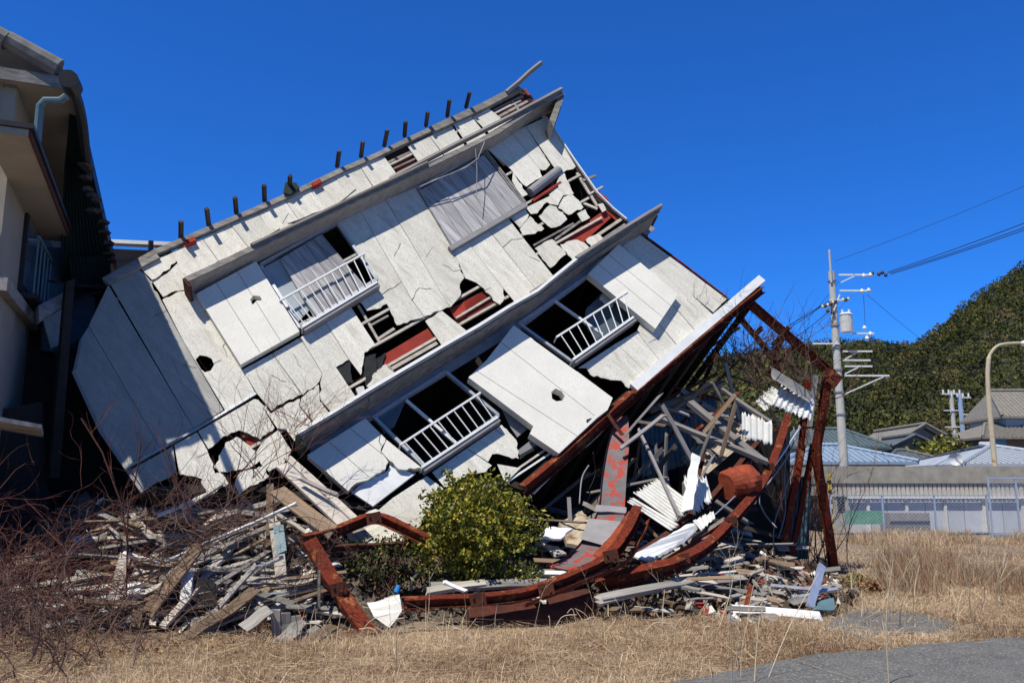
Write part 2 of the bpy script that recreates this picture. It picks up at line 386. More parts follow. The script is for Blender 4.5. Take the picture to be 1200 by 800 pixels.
# ---- cladding boards ------------------------------------------------------
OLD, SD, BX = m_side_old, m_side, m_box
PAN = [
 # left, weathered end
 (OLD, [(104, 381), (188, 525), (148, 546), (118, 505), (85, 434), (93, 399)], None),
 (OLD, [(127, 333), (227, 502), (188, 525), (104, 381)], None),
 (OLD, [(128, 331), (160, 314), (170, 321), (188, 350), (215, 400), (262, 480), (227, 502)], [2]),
 (SD, [(163, 313), (201, 295), (208, 305), (195, 317), (178, 328)], [2, 3]),
 (SD, [(179, 331), (196, 320), (208, 308), (215, 316), (219, 322), (222, 337), (205, 341), (191, 348)], [0, 5, 6]),
 (SD, [(190, 351), (206, 343), (222, 339), (229, 344), (283, 430), (300, 461), (264, 481), (215, 400)], [0, 1]),
 # under the flashing, broken
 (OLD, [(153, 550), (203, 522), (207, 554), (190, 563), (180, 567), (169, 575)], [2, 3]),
 (SD, [(204, 521), (231, 506), (243, 527), (250, 543), (252, 558), (240, 563), (228, 558), (210, 556)], [2, 3, 5, 6]),
 (SD, [(232, 505), (262, 488), (298, 467), (303, 468), (322, 501), (305, 515), (292, 508), (280, 504), (262, 511), (244, 526)], [4, 5, 7, 8]),
 (SD, [(252, 546), (264, 518), (277, 511), (290, 520), (300, 528), (304, 540), (290, 549), (272, 551), (257, 553)], 'all'),
 (SD, [(306, 519), (326, 503), (342, 528), (330, 545), (315, 553), (306, 544), (300, 530)], [2, 3, 4, 5]),
 (SD, [(235, 563), (258, 553), (268, 566), (245, 580)], 'all'),
 (SD, [(275, 565), (282, 553), (308, 546), (316, 558), (280, 578)], 'all'),
 # parapet band, between ridge beam and upper eave
 (SD, [(201, 295), (237, 279), (256, 306), (222, 326), (213, 318)], None),
 (SD, [(237, 279), (270, 263), (292, 291), (256, 306)], None),
 (SD, [(270, 263), (302, 250), (322, 274), (292, 291)], None),
 (SD, [(302, 250), (334, 235), (353, 262), (322, 276)], None),
 (SD, [(334, 235), (362, 221), (383, 248), (353, 262)], None),
 (SD, [(362, 221), (392, 207), (412, 232), (383, 250)], None),
 (SD, [(392, 207), (421, 194), (439, 222), (412, 234)], None),
 (SD, [(421, 194), (450, 183), (469, 209), (440, 223)], None),
 (SD, [(477, 171), (503, 159), (522, 185), (496, 198)], None),
 (SD, [(503, 159), (529, 146), (545, 171), (522, 184)], None),
 (SD, [(531, 146), (552, 136), (570, 158), (549, 171)], None),
 (SD, [(553, 137), (573, 127), (594, 144), (573, 156)], None),
 # upper storey, left group under the shutter box and window
 (SD, [(284, 433), (319, 414), (354, 462), (335, 470), (318, 481), (301, 461)], [2, 3]),
 (SD, [(319, 414), (352, 395), (378, 438), (374, 447), (355, 463)], [3]),
 (SD, [(352, 395), (381, 377), (409, 421), (394, 430), (418, 466), (391, 486), (376, 469), (375, 448), (378, 438)], [2, 6]),
 (SD, [(381, 377), (411, 359), (441, 405), (427, 413), (423, 440), (409, 421)], [2, 3]),
 (SD, [(303, 469), (318, 484), (335, 473), (352, 466), (351, 476), (369, 498), (352, 509), (345, 517), (335, 503), (325, 502)], [1, 2]),
 (SD, [(353, 466), (374, 450), (375, 470), (389, 487), (370, 497), (351, 475)], [0]),
 # centre columns
 (SD, [(396, 260), (422, 247), (482, 350), (497, 371), (465, 381), (453, 356), (446, 361), (430, 364), (422, 354), (443, 338), (438, 325)], [3, 4, 5, 6, 7]),
 (SD, [(422, 247), (452, 234), (519, 347), (528, 360), (516, 364), (497, 371), (482, 350)], [3, 4]),
 (SD, [(452, 234), (488, 220), (530, 287), (544, 326), (539, 333), (540, 346), (528, 360), (519, 347)], [2, 3, 4]),
 (SD, [(531, 292), (548, 284), (590, 338), (592, 349), (586, 357), (578, 352), (567, 338), (558, 331), (545, 326)], [2, 3, 4, 5, 6]),
 (SD, [(548, 284), (572, 269), (630, 341), (605, 356), (590, 338)], None),
 (SD, [(572, 269), (595, 255), (612, 277), (651, 326), (630, 341)], None),
 (SD, [(498, 376), (518, 364), (549, 389), (520, 408)], [0]),
 # broken pieces right of centre
 (SD, [(597, 254), (616, 245), (620, 252), (609, 267)], [2]),
 (SD, [(609, 268), (621, 253), (638, 268), (627, 274), (613, 276)], [1, 2, 3]),
 (SD, [(616, 243), (645, 229), (657, 234), (654, 241), (641, 237), (630, 250), (622, 251)], [2, 3, 4]),
 (SD, [(631, 253), (644, 240), (652, 242), (665, 257), (657, 264), (646, 267)], 'all'),
 (SD, [(654, 244), (660, 231), (671, 228), (684, 243), (666, 252)], 'all'),
 (SD, [(676, 250), (686, 245), (692, 255), (682, 260)], 'all'),
 (SD, [(700, 239), (707, 238), (711, 246), (706, 249)], None),
 (SD, [(626, 291), (647, 280), (664, 298), (645, 314)], 'all'),
 (SD, [(656, 286), (672, 281), (685, 284), (695, 294), (674, 308)], [0, 1, 4]),
 (SD, [(686, 281), (700, 274), (711, 282), (696, 294)], 'all'),
 (SD, [(643, 228), (657, 217), (660, 229), (654, 240)], None),
 (SD, [(657, 203), (662, 203), (673, 227), (660, 229), (652, 214)], [1, 2]),
 (SD, [(570, 174), (600, 156), (633, 199), (636, 207), (617, 219), (609, 212), (598, 198)], [2, 3, 4]),
 (SD, [(601, 200), (608, 213), (619, 228), (611, 232), (600, 212)], [1, 2]),
 (SD, [(600, 156), (616, 148), (645, 193), (640, 199), (632, 198)], [2, 3]),
 (SD, [(616, 148), (640, 137), (675, 195), (672, 198), (656, 202), (647, 193)], [2, 3, 4]),
 # lower storey
 (SD, [(441, 599), (460, 583), (500, 557), (520, 572), (505, 600), (487, 622), (466, 612), (455, 606)], [5]),
 (SD, [(506, 553), (547, 525), (577, 545), (569, 553), (554, 556), (521, 571)], [2, 3, 4]),
 (SD, [(547, 525), (588, 497), (605, 515), (609, 538), (592, 534), (577, 532), (572, 541)], [1, 2, 3, 4]),
 (SD, [(582, 543), (611, 548), (592, 566)], None),
 (SD, [(727, 284), (738, 274), (746, 284), (836, 369), (815, 388)], None),
 (SD, [(705, 300), (727, 284), (815, 388), (794, 405)], None),
 (SD, [(690, 319), (705, 300), (794, 405), (773, 422), (746, 388), (754, 371)], None),
 (SD, [(746, 388), (773, 422), (757, 436), (722, 402)], None),
 (SD, [(722, 402), (757, 436), (737, 455), (728, 446), (708, 443), (692, 439), (687, 431), (677, 431)], [2, 3, 4]),
 (SD, [(750, 275), (798, 310), (852, 350), (836, 366), (745, 291), (738, 283)], None),
]
for i, (m, p, j) in enumerate(PAN):
    holes = []
    if i == 5: holes = [[(229, 421), (234, 416), (242, 417), (248, 420), (251, 427), (247, 434), (240, 436), (233, 430)]]
    if i == 50: holes = []
    slab('siding_panel', p, random.uniform(0, .008), .014, m, holes=holes, jag=j, gap=.40, tilt=(random.uniform(-.006, .006), random.uniform(-.008, .008)))
def crack(pts, w=.0045):
    mb = MB(); P_ = [V(p) for p in pts]; Q_ = []
    for i in range(len(P_) - 1):
        k = max(1, int((P_[i + 1] - P_[i]).length / 5))
        for j in range(k):
            q = P_[i].lerp(P_[i + 1], j / k); Q_.append((q.x + random.uniform(-1, 1), q.y + random.uniform(-1, 1)))
    Q_.append(pts[-1])
    for a, b in zip(Q_[:-1], Q_[1:]):
        p, q = onw(*a, .024), onw(*b, .024); d = (q - p).normalized(); mb.box((p + q) / 2, (q - p) / 2 * 1.05, nW.cross(d).normalized() * w / 2 * random.uniform(.5, 1.3), nW * .002)
    mb.build('crack', m_black, house)
for c in [[(258, 421), (246, 428)], [(229, 430), (214, 428)], [(447, 345), (470, 330)], [(482, 352), (490, 338), (505, 338)], [(560, 345), (575, 337)], [(590, 290), (600, 281), (613, 279)], [(318, 440), (335, 447)],
          [(700, 395), (715, 405)], [(806, 352), (818, 362), (816, 374)], [(230, 535), (245, 528)], [(425, 285), (436, 275)], [(520, 310), (532, 318), (540, 316)], [(180, 372), (196, 362)], [(268, 395), (262, 405), (266, 418)], [(345, 415), (352, 430)],
          [(330, 262), (338, 250)], [(500, 300), (507, 290)], [(760, 400), (772, 396)], [(590, 510), (578, 500)], [(240, 365), (252, 372), (254, 385)], [(412, 300), (425, 308)], [(470, 285), (462, 300)], [(620, 300), (632, 306)]]: crack(c)
# raised shutter boxes
def shutterbox(poly, seams, d=.11, jag=None, holes=(), label=None, mat=None):
    o = slab('shutter_box', poly, .02, d, mat or m_box, jag=jag, holes=holes, gap=0, label=label)
    for a, b in seams:
        wbar('groove_strip', a, b, .006, .003, m_black, off=.02 + d, parent=o)
    return o
shutterbox([(230, 344), (300, 306), (351, 388), (282, 427)], [((253, 331), (305, 413)), ((278, 318), (329, 400))],
           holes=[[(293, 351), (297, 346), (305, 347), (307, 352), (301, 352), (296, 357)]])
shutterbox([(360, 533), (428, 490), (452, 514), (446, 529), (455, 541), (452, 549), (427, 563), (414, 568), (408, 575)], [((386, 518), (432, 558)), ((411, 502), (448, 532))], d=.13, jag=[2, 3, 4, 5, 6, 7])
shutterbox([(453, 515), (493, 547), (485, 549), (467, 549), (456, 539), (447, 529)], [], d=.12, jag=[2, 3])
slab('shutter_box_lining', [(411, 576), (428, 565), (454, 551), (458, 542), (466, 551), (488, 554), (437, 593)], .02, .05, m_white, jag=[0, 1, 3, 4])
shutterbox([(549, 442), (570, 422), (602, 381), (675, 434), (718, 466), (712, 480), (700, 489), (655, 531), (621, 508), (625, 499)],
           [((586, 400), (697, 487)), ((558, 434), (677, 511)), ((625, 398), (676, 435))], d=.16,
           holes=[[(646, 459), (651, 455), (658, 458), (662, 464), (659, 469), (652, 470), (647, 467)]])
shutterbox([(689, 321), (725, 286), (795, 345), (768, 385)], [((701, 309), (777, 372)), ((713, 298), (786, 358))], d=.14)

# ---- frame and battens behind the cladding, dark membrane -----------------
def batten_rows():
    rows = [((135, 352), (610, 118)), ((225, 400), (660, 170)), ((240, 440), (680, 205)), ((262, 470), (690, 232)), ((235, 520), (705, 255)),
            ((250, 548), (345, 497)), ((330, 500), (600, 345))]
    for a, b in rows: yield a, b
for a, b in batten_rows(): wbar('batten', a, b, .045, .03, m_woodl, off=-.03)
# ---- holes shown in red / laths
def lath(px, mat, off=-.03, w=.05, h=.03): return wbar('lath', px[0], px[1], w, h, mat, off)
RB = [ [(442, 420), (509, 380), (514, 392), (449, 432)], [(455, 437), (470, 428), (480, 444), (468, 452)], [(543, 352), (574, 338), (582, 352), (548, 372)],
       [(527, 362), (570, 340), (574, 352), (536, 378)], [(656, 283), (707, 247), (716, 255), (680, 287)], [(690, 215), (712, 250), (726, 262), (712, 232)],
       [(452, 182), (476, 171), (488, 192), (466, 203)], [(577, 128), (610, 110), (624, 124), (596, 140)], [(608, 106), (616, 104), (630, 122), (622, 128)], [(282, 508), (303, 503), (306, 522), (292, 524)] ]
for p in RB: slab('red_board', p, -.09, .02, m_redp, gap=0)
for p in [((420, 358), (444, 400)), ((433, 382), (455, 370)), ((442, 398), (462, 385)), ((455, 430), (470, 450)), ((446, 402), (498, 372)), ((449, 438), (512, 402)), ((458, 445), (518, 410)),
          ((540, 380), (590, 352)), ((534, 373), (592, 338)), ((548, 392), (598, 360)), ((540, 350), (562, 336)), ((625, 288), (672, 262)), ((650, 281), (685, 256)), ((702, 283), (732, 263)), ((700, 276), (728, 257)),
          ((676, 203), (700, 242)), ((682, 212), (698, 206)), ((690, 228), (706, 219)), ((683, 238), (700, 245)), ((452, 192), (486, 176)), ((457, 200), (492, 184)), ((464, 206), (494, 194)),
          ((578, 130), (612, 113)), ((583, 138), (618, 119)), ((589, 145), (624, 127)), ((600, 118), (612, 136)), ((284, 512), (306, 500)), ((642, 212), (660, 200))]:
    lath(p, random.choice([m_woodl, m_wood, m_wood, m_woodb]), off=-.045 + random.uniform(-.01, .012), w=random.uniform(.03, .06))
slab('felt_scrap', [(424, 417), (438, 422), (452, 412), (446, 438), (428, 450), (416, 430)], -.05, .01, m_black, jag='all')
slab('felt_scrap', [(424, 419), (441, 414), (440, 448), (430, 455)], -.02, .01, m_black, jag='all', gap=0)
slab('felt_scrap', [(393, 430), (409, 422), (414, 448), (405, 447)], -.02, .01, m_black, jag='all', gap=0)
slab('siding_panel', [(429, 452), (452, 427), (463, 437), (437, 457)], -.01, .014, SD, jag='all')
slab('siding_panel', [(436, 440), (452, 426), (464, 439), (441, 456)], .0, .014, SD, jag='all')
wbar('green_board', (440, 455), (520, 405), .09, .02, m_cgreen, off=-.04)
# red lintel and metal hood right of the board window
wbar('lintel', (624, 236), (657, 214), .05, .05, m_redp, off=0)
p, q = onw(621, 226, .0), onw(655, 200, .0); MB().tube([p, q], .1, 12).build('metal_hood', m_greyp, house)

# ---- interior shell ---------------------------------------------------------
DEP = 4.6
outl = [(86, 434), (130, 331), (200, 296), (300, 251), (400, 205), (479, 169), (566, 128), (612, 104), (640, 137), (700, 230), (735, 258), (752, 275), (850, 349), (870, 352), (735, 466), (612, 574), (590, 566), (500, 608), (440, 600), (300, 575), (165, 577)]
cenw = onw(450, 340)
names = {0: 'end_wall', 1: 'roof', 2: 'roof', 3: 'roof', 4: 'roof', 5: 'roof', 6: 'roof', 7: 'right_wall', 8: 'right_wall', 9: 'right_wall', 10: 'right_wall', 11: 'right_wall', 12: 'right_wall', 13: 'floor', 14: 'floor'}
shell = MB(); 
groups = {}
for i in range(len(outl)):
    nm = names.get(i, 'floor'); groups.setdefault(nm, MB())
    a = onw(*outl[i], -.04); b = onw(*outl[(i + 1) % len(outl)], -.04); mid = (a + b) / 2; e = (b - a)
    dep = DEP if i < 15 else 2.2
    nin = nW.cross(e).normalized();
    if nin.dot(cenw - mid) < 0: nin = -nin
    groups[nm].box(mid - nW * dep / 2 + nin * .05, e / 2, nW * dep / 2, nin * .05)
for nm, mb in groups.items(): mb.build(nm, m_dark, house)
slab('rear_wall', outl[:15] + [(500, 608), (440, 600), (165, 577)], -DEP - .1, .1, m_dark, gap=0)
# partitions and storey floors inside
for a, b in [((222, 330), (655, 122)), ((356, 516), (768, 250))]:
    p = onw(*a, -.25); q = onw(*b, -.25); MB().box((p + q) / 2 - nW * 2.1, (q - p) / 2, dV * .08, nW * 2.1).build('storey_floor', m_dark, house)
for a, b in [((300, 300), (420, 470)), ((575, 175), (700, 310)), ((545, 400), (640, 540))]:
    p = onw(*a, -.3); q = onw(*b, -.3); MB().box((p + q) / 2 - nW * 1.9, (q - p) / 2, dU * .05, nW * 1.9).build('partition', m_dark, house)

# ---- ridge beam with rafter stubs ------------------------------------------
def wpath(pts, off=0): return [onw(x, y, off) for x, y in pts]
def wsweep(name, pts, prof, mat, off=0, parent=None, label=None):
    return tag(MB().sweep(wpath(pts, off), prof, nW).build(name, mat, parent or house), label)
wsweep('ridge_beam', [(122, 330), (182, 297), (240, 272), (300, 247), (350, 225), (400, 201), (440, 184), (479, 165), (520, 146)], Bprof(.10, .09), m_wood, off=.03)
wsweep('ridge_beam', [(505, 154), (566, 126), (608, 104)], Bprof(.15, .11), m_wood, off=.04)
o = plank('ridge_beam', onw(594, 108, .12), onw(634, 74, .3), .075, .075, m_wood, house)
for x in [(237, 270), (265, 258)]: pass
slab('red_edge_board', [(215, 282), (227, 277), (230, 281), (218, 286)], .02, .1, m_redp, gap=0)
slab('red_edge_board', [(365, 214), (375, 209), (377, 213), (367, 218)], .02, .1, m_redp, gap=0)
for (x, y) in [(212, 281), (245, 266), (277, 250), (310, 236), (339, 223), (395, 196), (423, 184), (450, 172), (474, 160), (499, 148), (524, 137), (546, 126)]:
    L_ = random.uniform(.34, .44); b = onw(x, y, -.02); t = b + nW * L_ + dU * random.uniform(-.02, .07) + dV * random.uniform(-.02, .04)
    plank('rafter_stub', b, t, .05, .065, m_peg, house, face=dU, seg=1, jag=.01)
slab('torn_felt', [(334, 214), (347, 214), (351, 220), (340, 228), (332, 226)], .1, .03, m_cgreen, jag='all', gap=0)
slab('siding_panel', [(128, 331), (200, 297), (200, 295), (130, 325)], 0, .02, m_cgreen, gap=0)
for (a, b) in [((125, 330), (185, 300))]: wbar('edge_board', a, b, .12, .05, m_wood, off=.05)

# ---- eaves -----------------------------------------------------------------
def eave(top, depth, facew, mat_face, mat_soffit, name='eave', end=True, lip=None):
    """top: pixel line of the front upper edge; box sticking out of the wall"""
    o = None
    # line lies at distance depth from wall
    tp = [FP.hit(x, y, depth) for x, y in top]
    mb = MB()
    for i in range(len(tp) - 1):
        a, b = tp[i], tp[i + 1]; e = (b - a)
        mb.box((a + b) / 2 - nW * depth / 2 - dV * .012, e / 2, nW * depth / 2, dV * .012)
    o = mb.build(name, mat_soffit, house)
    mb = MB()
    for i in range(len(tp) - 1):
        a, b = tp[i], tp[i + 1]
        mb.box((a + b) / 2 + nW * .018 - dV * (facew / 2 - .015), (b - a) / 2, nW * .016, dV * facew / 2)
    f = mb.build('fascia_board', mat_face, o)
    return o, tp
upe = [(217, 327), (256, 309), (295, 290), (345, 266), (405, 238), (457, 214), (500, 194), (540, 175), (582, 154), (625, 125), (657, 109)]
eu, tpu = eave(upe, .42, .10, m_wood, m_woodl)
plank('eave_board', tpu[5] + nW * .04 + dV * .03, tpu[-1] + nW * .05 + dV * .03 + dU * .05, .11, .05, m_wood, eu, face=dV)
plank('eave_board', tpu[2] + nW * .04, tpu[6] + nW * .05, .10, .04, m_wood, eu, face=dV)
# outer end of the eave: triangular return
slab('eave_end', [(655, 111), (662, 110), (649, 149), (644, 140)], .02, .38, m_wood, gap=0, parent=eu)
# closed underside of the left half of the upper eave
me_ = [(350, 511), (392, 486), (432, 461), (476, 435), (520, 409), (560, 386), (598, 362), (630, 344), (675, 307), (706, 286), (737, 268), (770, 247)]
em, tpm = eave(me_, .50, .075, m_wood, m_wood)
MB().sweep([p + nW * .06 + dV * .02 for p in tpm[:10]], Bprof(.05, .05), nW).build('eave_flashing', m_white, em)
MB().sweep([p + nW * .05 for p in tpm], Bprof(.06, .04), nW).build('eave_board', m_wood, em)
plank('eave_board', tpm[8] + nW * .03 + dV * .03, tpm[-1] + dU * .05 + nW * .06, .16, .05, m_wood, em, face=dV, jag=.05)
plank('eave_board', tpm[7] - nW * .1 + dV * .08, tpm[-1] + dU * .02 - nW * .05 + dV * .02, .12, .04, m_wood, em, face=nW, jag=.05)
MB().box(tpm[0] - nW * .25 - dV * .06 - dU * .01, nW * .25, dV * .1, dU * .02).build('eave_end', m_cgreen, em)
MB().box(tpu[0] - nW * .21 - dV * .06 - dU * .01, nW * .21, dV * .09, dU * .02).build('eave_end', m_rustd, eu)
# boards closing the soffit to the wall
slab('soffit_back_board', [(362, 520), (600, 372), (690, 305), (760, 262), (768, 268), (700, 318), (612, 384), (522, 440), (440, 490), (364, 534)], -.03, .02, m_greyp, gap=0, parent=em)
# slipped dark boards on the upper eave
for a, b in [((298, 289), (327, 270)), ((340, 262), (372, 249))]:
    p = FP.hit(*a, .3); q = FP.hit(*b, .38); plank('slipped_board', p, q, .12, .02, m_cgreen, eu, face=nW + dV, jag=.08)
plank('slipped_board', FP.hit(385, 247, .3), FP.hit(417, 222, .5), .02, .02, m_wood, eu)
# right gutter strip along the wall's right edge
wsweep('edge_trim', [(640, 138), (672, 186), (700, 226), (718, 244), (734, 257)], Bprof(.03, .05), m_white, off=.02)
wsweep('edge_trim', [(752, 274), (800, 309), (852, 349)], Bprof(.025, .04), m_rust, off=.0)
# diagonal white flashing on the left
wsweep('drip_flashing', [(149, 548), (230, 503), (300, 461)], Bprof(.035, .035), m_alu, off=.022)
MB().box((onw(95, 400, .0) + onw(88, 434, 0)) / 2, (onw(95, 400) - onw(88, 434)) / 2, dU * .02, nW * .03).build('edge_trim', m_greyp, house)
wsweep('edge_trim', [(86, 436), (118, 506), (150, 552), (167, 577)], Bprof(.04, .06), m_greyp, off=.0)

# ---- windows ---------------------------------------------------------------
def window(poly, mull=(), fw=.05, label=None):
    """window: outer frame bars, mullions"""
    mb = MB(); n = len(poly)
    for i in range(n):
        a = onw(*poly[i], .01); b = onw(*poly[(i + 1) % n], .01); d = (b - a).normalized(); y = nW.cross(d).normalized()
        mb.box((a + b) / 2, (b - a) / 2, y * fw / 2, nW * .035)
    w = mb.build('window', m_alu, house); tag(w, label)
    for a, b in mull: wbar('mullion', a, b, .045, .04, m_white, off=.0, parent=w)
    return w
def boards(poly4, n, mat, parent, name='shutter_board', off=.02):
    a, b, c, d = [V(p) for p in poly4]     # a-b top, d-c bottom
    o = None
    for i in range(n):
        s0, s1 = i / n, (i + 1) / n
        q = [a.lerp(b, s0), a.lerp(b, s1), d.lerp(c, s1), d.lerp(c, s0)]
        q = [(p.x, p.y) for p in q]
        o = slab(name, q, off + random.uniform(-.006, .006), .02, mat, parent=parent, gap=.3)
def railing(top, bot, n, parent, off=.16, r=.011):
    ta, tb = FP.hit(*top[0], off), FP.hit(*top[1], off); ba, bb = FP.hit(*bot[0], off), FP.hit(*bot[1], off)
    mb = MB().bar(ta, tb, .03, .03, nW)
    for i in range(n):
        s = (i + .5) / n; mb.tube([ta.lerp(tb, s), ba.lerp(bb, s)], r, 5)
    rl = mb.build('railing', m_white, parent)
    for p in (ta, tb): pass
    MB().bar(ba, bb, .04, .06, nW).build('rail_foot', m_white, parent)
    MB().bar(ba - nW * .07 - dV * .05, bb - nW * .07 - dV * .05, .05, .16, nW).build('rail_ledge', m_greyp, parent)
    mb = MB()
    for s in (0, 1): t = ta.lerp(tb, s); b = ba.lerp(bb, s); mb.bar(t, t - nW * off, .02, .02, dV); mb.bar(b, b - nW * off, .025, .025, dV)
    mb.build('rail_bracket', m_white, parent)
w1 = window([(305, 311), (395, 262), (441, 328), (352, 385)])
slab('glass', [(308, 314), (328, 303), (368, 358), (348, 378)], -.02, .01, m_glassf, parent=w1, gap=0)
boards([(328, 303), (377, 274), (428, 335), (368, 372)], 5, m_woodv, w1)
railing([(328, 352), (427, 297)], [(354, 384), (442, 331)], 11, w1)
w2 = window([(489, 222), (567, 178), (614, 240), (530, 289)])
boards([(490, 224), (567, 181), (612, 238), (531, 287)], 7, m_woodv, w2)
wbar('sill_rail', (527, 293), (616, 241), .10, .10, m_greyp, off=.06, parent=w2)
wbar('jamb', (567, 175), (615, 238), .05, .07, m_wood, off=.04, parent=w2)
wbar('jamb', (489, 222), (529, 288), .03, .04, m_wood, off=.03, parent=w2)
w3 = window([(438, 489), (522, 436), (584, 487), (498, 548)], [((476, 469), (534, 519))])
slab('glass', [(441, 489), (476, 468), (462, 500), (450, 508)], -.05, .01, m_glass, parent=w3, gap=0)
railing([(469, 521), (563, 460)], [(494, 548), (583, 489)], 10, w3)
w4 = window([(608, 380), (690, 323), (753, 370), (671, 425)], [((649, 352), (706, 392))])
slab('curtain', [(688, 360), (706, 342), (735, 364), (740, 375), (700, 398), (684, 380)], -.25, .02, m_glass, parent=w4, jag='all')
slab('curtain', [(702, 350), (708, 342), (720, 352), (716, 362)], -.2, .02, m_white, parent=w4, jag='all')
railing([(652, 395), (735, 342)], [(671, 422), (742, 372)], 9, w4)
# hanging wires below the upper eave over the board window
mb = MB()
mb.tube([FP.hit(492, 219, .3), FP.hit(520, 207, .35), FP.hit(545, 197, .35), FP.hit(560, 186, .4), FP.hit(568, 166, .45)], .011, 5)
mb.tube([FP.hit(470, 226, .3), FP.hit(500, 214, .3), FP.hit(530, 204, .32), FP.hit(556, 190, .36)], .009, 5)
mb.tube([FP.hit(557, 170, .42), FP.hit(559, 200, .36), FP.hit(558, 232, .3)], .008, 5)
mb.build('hanging_bracket', m_greyp, house)
mb = MB().tube([FP.hit(433, 464, .5), FP.hit(430, 478, .5), FP.hit(436, 492, .42)], .006, 4).build('loose_wire', m_wire, house)
slab('torn_cap', [(417, 455), (426, 452), (429, 462), (420, 466)], .1, .05, m_cwhite, jag='all', gap=0)

# ---- steel ground-floor frame and lower edge --------------------------------
wsweep('lower_flashing', [(742, 455), (800, 405), (850, 363), (892, 327)], Bprof(.16, .09), m_white, off=.05)
steel = []
def hb(px, w=.16, h=.2, mat=None, name='steel_beam', prof=None, up=None, curve=True, parent=house, label=None):
    o = beam(name, px, prof or Iprof(w, h), mat or m_rust, parent, up, curve); tag(o, label); return o
z_ = lambda x, y, off=0: (FP.hit(x, y, off) - CAM).dot(_f)
def wpx(lst, off): return [(x, y, z_(x, y, off)) for x, y in lst]
hb(wpx([(893, 339), (850, 373), (800, 415), (742, 464)], .02), .14, .12)
hb(wpx([(742, 463), (700, 500), (655, 540), (614, 574)], .04), .14, .17)
hb([(740, 464, 15.0), (700, 510, 14.2), (655, 548, 13.5), (625, 578, 13.0)], .05, .05, m_white, 'flashing_scrap', Bprof(.03, .03))
wbar('lath', (592, 566), (648, 529), .03, .03, m_white, off=-.02); wbar('lath', (588, 562), (642, 525), .03, .03, m_woodl, off=-.04)
wbar('green_board', (609, 535), (634, 521), .05, .02, m_cgreen, off=-.03)
slab('sheet_scrap', [(606, 528), (624, 514), (632, 522), (610, 537)], -.05, .02, m_greyp, gap=0)
slab('sheet_scrap', [(588, 478), (600, 484), (621, 500), (606, 512), (598, 500)], -.1, .02, m_greyp, gap=0)
mb = MB().tube([FP.hit(697, 498, .1), FP.hit(687, 498, .15), FP.hit(688, 492, .2), FP.hit(697, 489, .15), FP.hit(706, 482, .12), FP.hit(716, 470, .1)], .012, 5).build('loose_wire', m_wire, house)
# right gallows
hb([(872, 350, 16.3), (975, 438, 16.6)], .16, .16)
hb([(974, 436, 16.6), (969, 448, 16.6), (963, 490, 16.6), (957, 530, 16.6), (965, 585, 16.6), (978, 672, 16.65)], .15, .15, name='steel_post', up=V((0, 1, 0)))
MB().box(pt(975, 442, 16.5), V((.13, 0, -.1)), V((0, .02, 0)), V((.08, 0, .1))).build('gusset_plate', m_rust, house)
hb([(946, 445, 16.9), (940, 520, 16.8), (925, 600, 16.5), (912, 664, 16.3)], .12, .14, name='steel_post', up=V((0, 1, 0)))
hb([(953, 520, 16.9), (938, 600, 16.7), (926, 655, 16.5)], .10, .08, m_rust, 'steel_post', up=V((0, 1, 0)))
hb([(858, 362, 17.6), (905, 420, 17.8), (925, 470, 17.8)], .1, .1)
hb([(922, 387, 16.9), (905, 420, 17.8)], .08, .08, m_rust)
for a, b in [((885, 392, 17.2), (893, 384, 16.9)), ((905, 405, 17.2), (925, 383, 16.8)), ((900, 440, 17.6), (935, 400, 16.9))]: hb([a, b], .07, .07, m_rust)
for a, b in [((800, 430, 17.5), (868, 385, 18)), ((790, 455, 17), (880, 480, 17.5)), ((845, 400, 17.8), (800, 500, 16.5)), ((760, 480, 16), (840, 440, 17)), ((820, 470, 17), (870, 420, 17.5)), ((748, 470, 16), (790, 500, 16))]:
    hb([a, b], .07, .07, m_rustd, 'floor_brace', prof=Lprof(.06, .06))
# floor joists on the exposed underside of the house
for k in range(9):
    a = onw(880 - k * 33, 350 + k * 27.6, -.08); MB().bar(a - dV * .05, a - dV * .05 - nW * 4.3, .05, .12, dV).build('floor_joist', m_dark, house)
# posts and beams at the crushed front
hb([(362, 634, 10.2), (395, 688, 9.9), (436, 748, 9.4)], .17, .10, m_rust, prof=Cprof(.17, .10), up=V((.4, -.8, .3)), label='rust red steel channel slanting down into the dry grass')
hb([(355, 633, 10.3), (395, 622, 10.6), (438, 607, 10.9), (470, 618, 10.8), (500, 633, 10.7)], .12, .12, m_rust)
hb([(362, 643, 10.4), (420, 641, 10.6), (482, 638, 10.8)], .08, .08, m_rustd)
for (x_, y_, z0_) in [(560, 702, 9.85), (640, 690, 10.15), (716, 651, 10.6), (800, 655, 11.3), (857, 611, 12.4), (901, 548, 14.1), (397, 690, 9.85), (438, 607, 10.8)]:
    c_ = pt(x_, y_, z0_ - .07); MB().box(c_, V((.09, 0, .02)), V((0, .012, 0)), V((-.015, 0, .07))).tube([c_ + V((-.05, -.01, .02)), c_ + V((-.05, -.035, .02))], .014, 6).tube([c_ + V((.05, -.01, -.02)), c_ + V((.05, -.035, -.02))], .014, 6).build('bolted_plate', m_rustd, house)
hb([(400, 747, 9.3), (450, 742, 9.4)], .1, .08, m_rustd)
hb([(473, 706, 9.7), (560, 702, 9.9), (620, 694, 10.1), (690, 667, 10.5), (716, 650, 10.7), (735, 625, 10.9), (748, 596, 11.2)], .13, .11, m_rust)
hb([(617, 711, 10.0), (690, 682, 10.4), (735, 660, 10.8), (752, 634, 11.0), (762, 610, 11.3)], .05, .05, m_rust, prof=Lprof(.05, .05))
hb([(700, 652, 10.75), (722, 628, 10.95), (742, 600, 11.2)], .16, .03, m_orange, 'orange_flange', prof=Bprof(.14, .02), up=V((-.5, -.7, .5)))
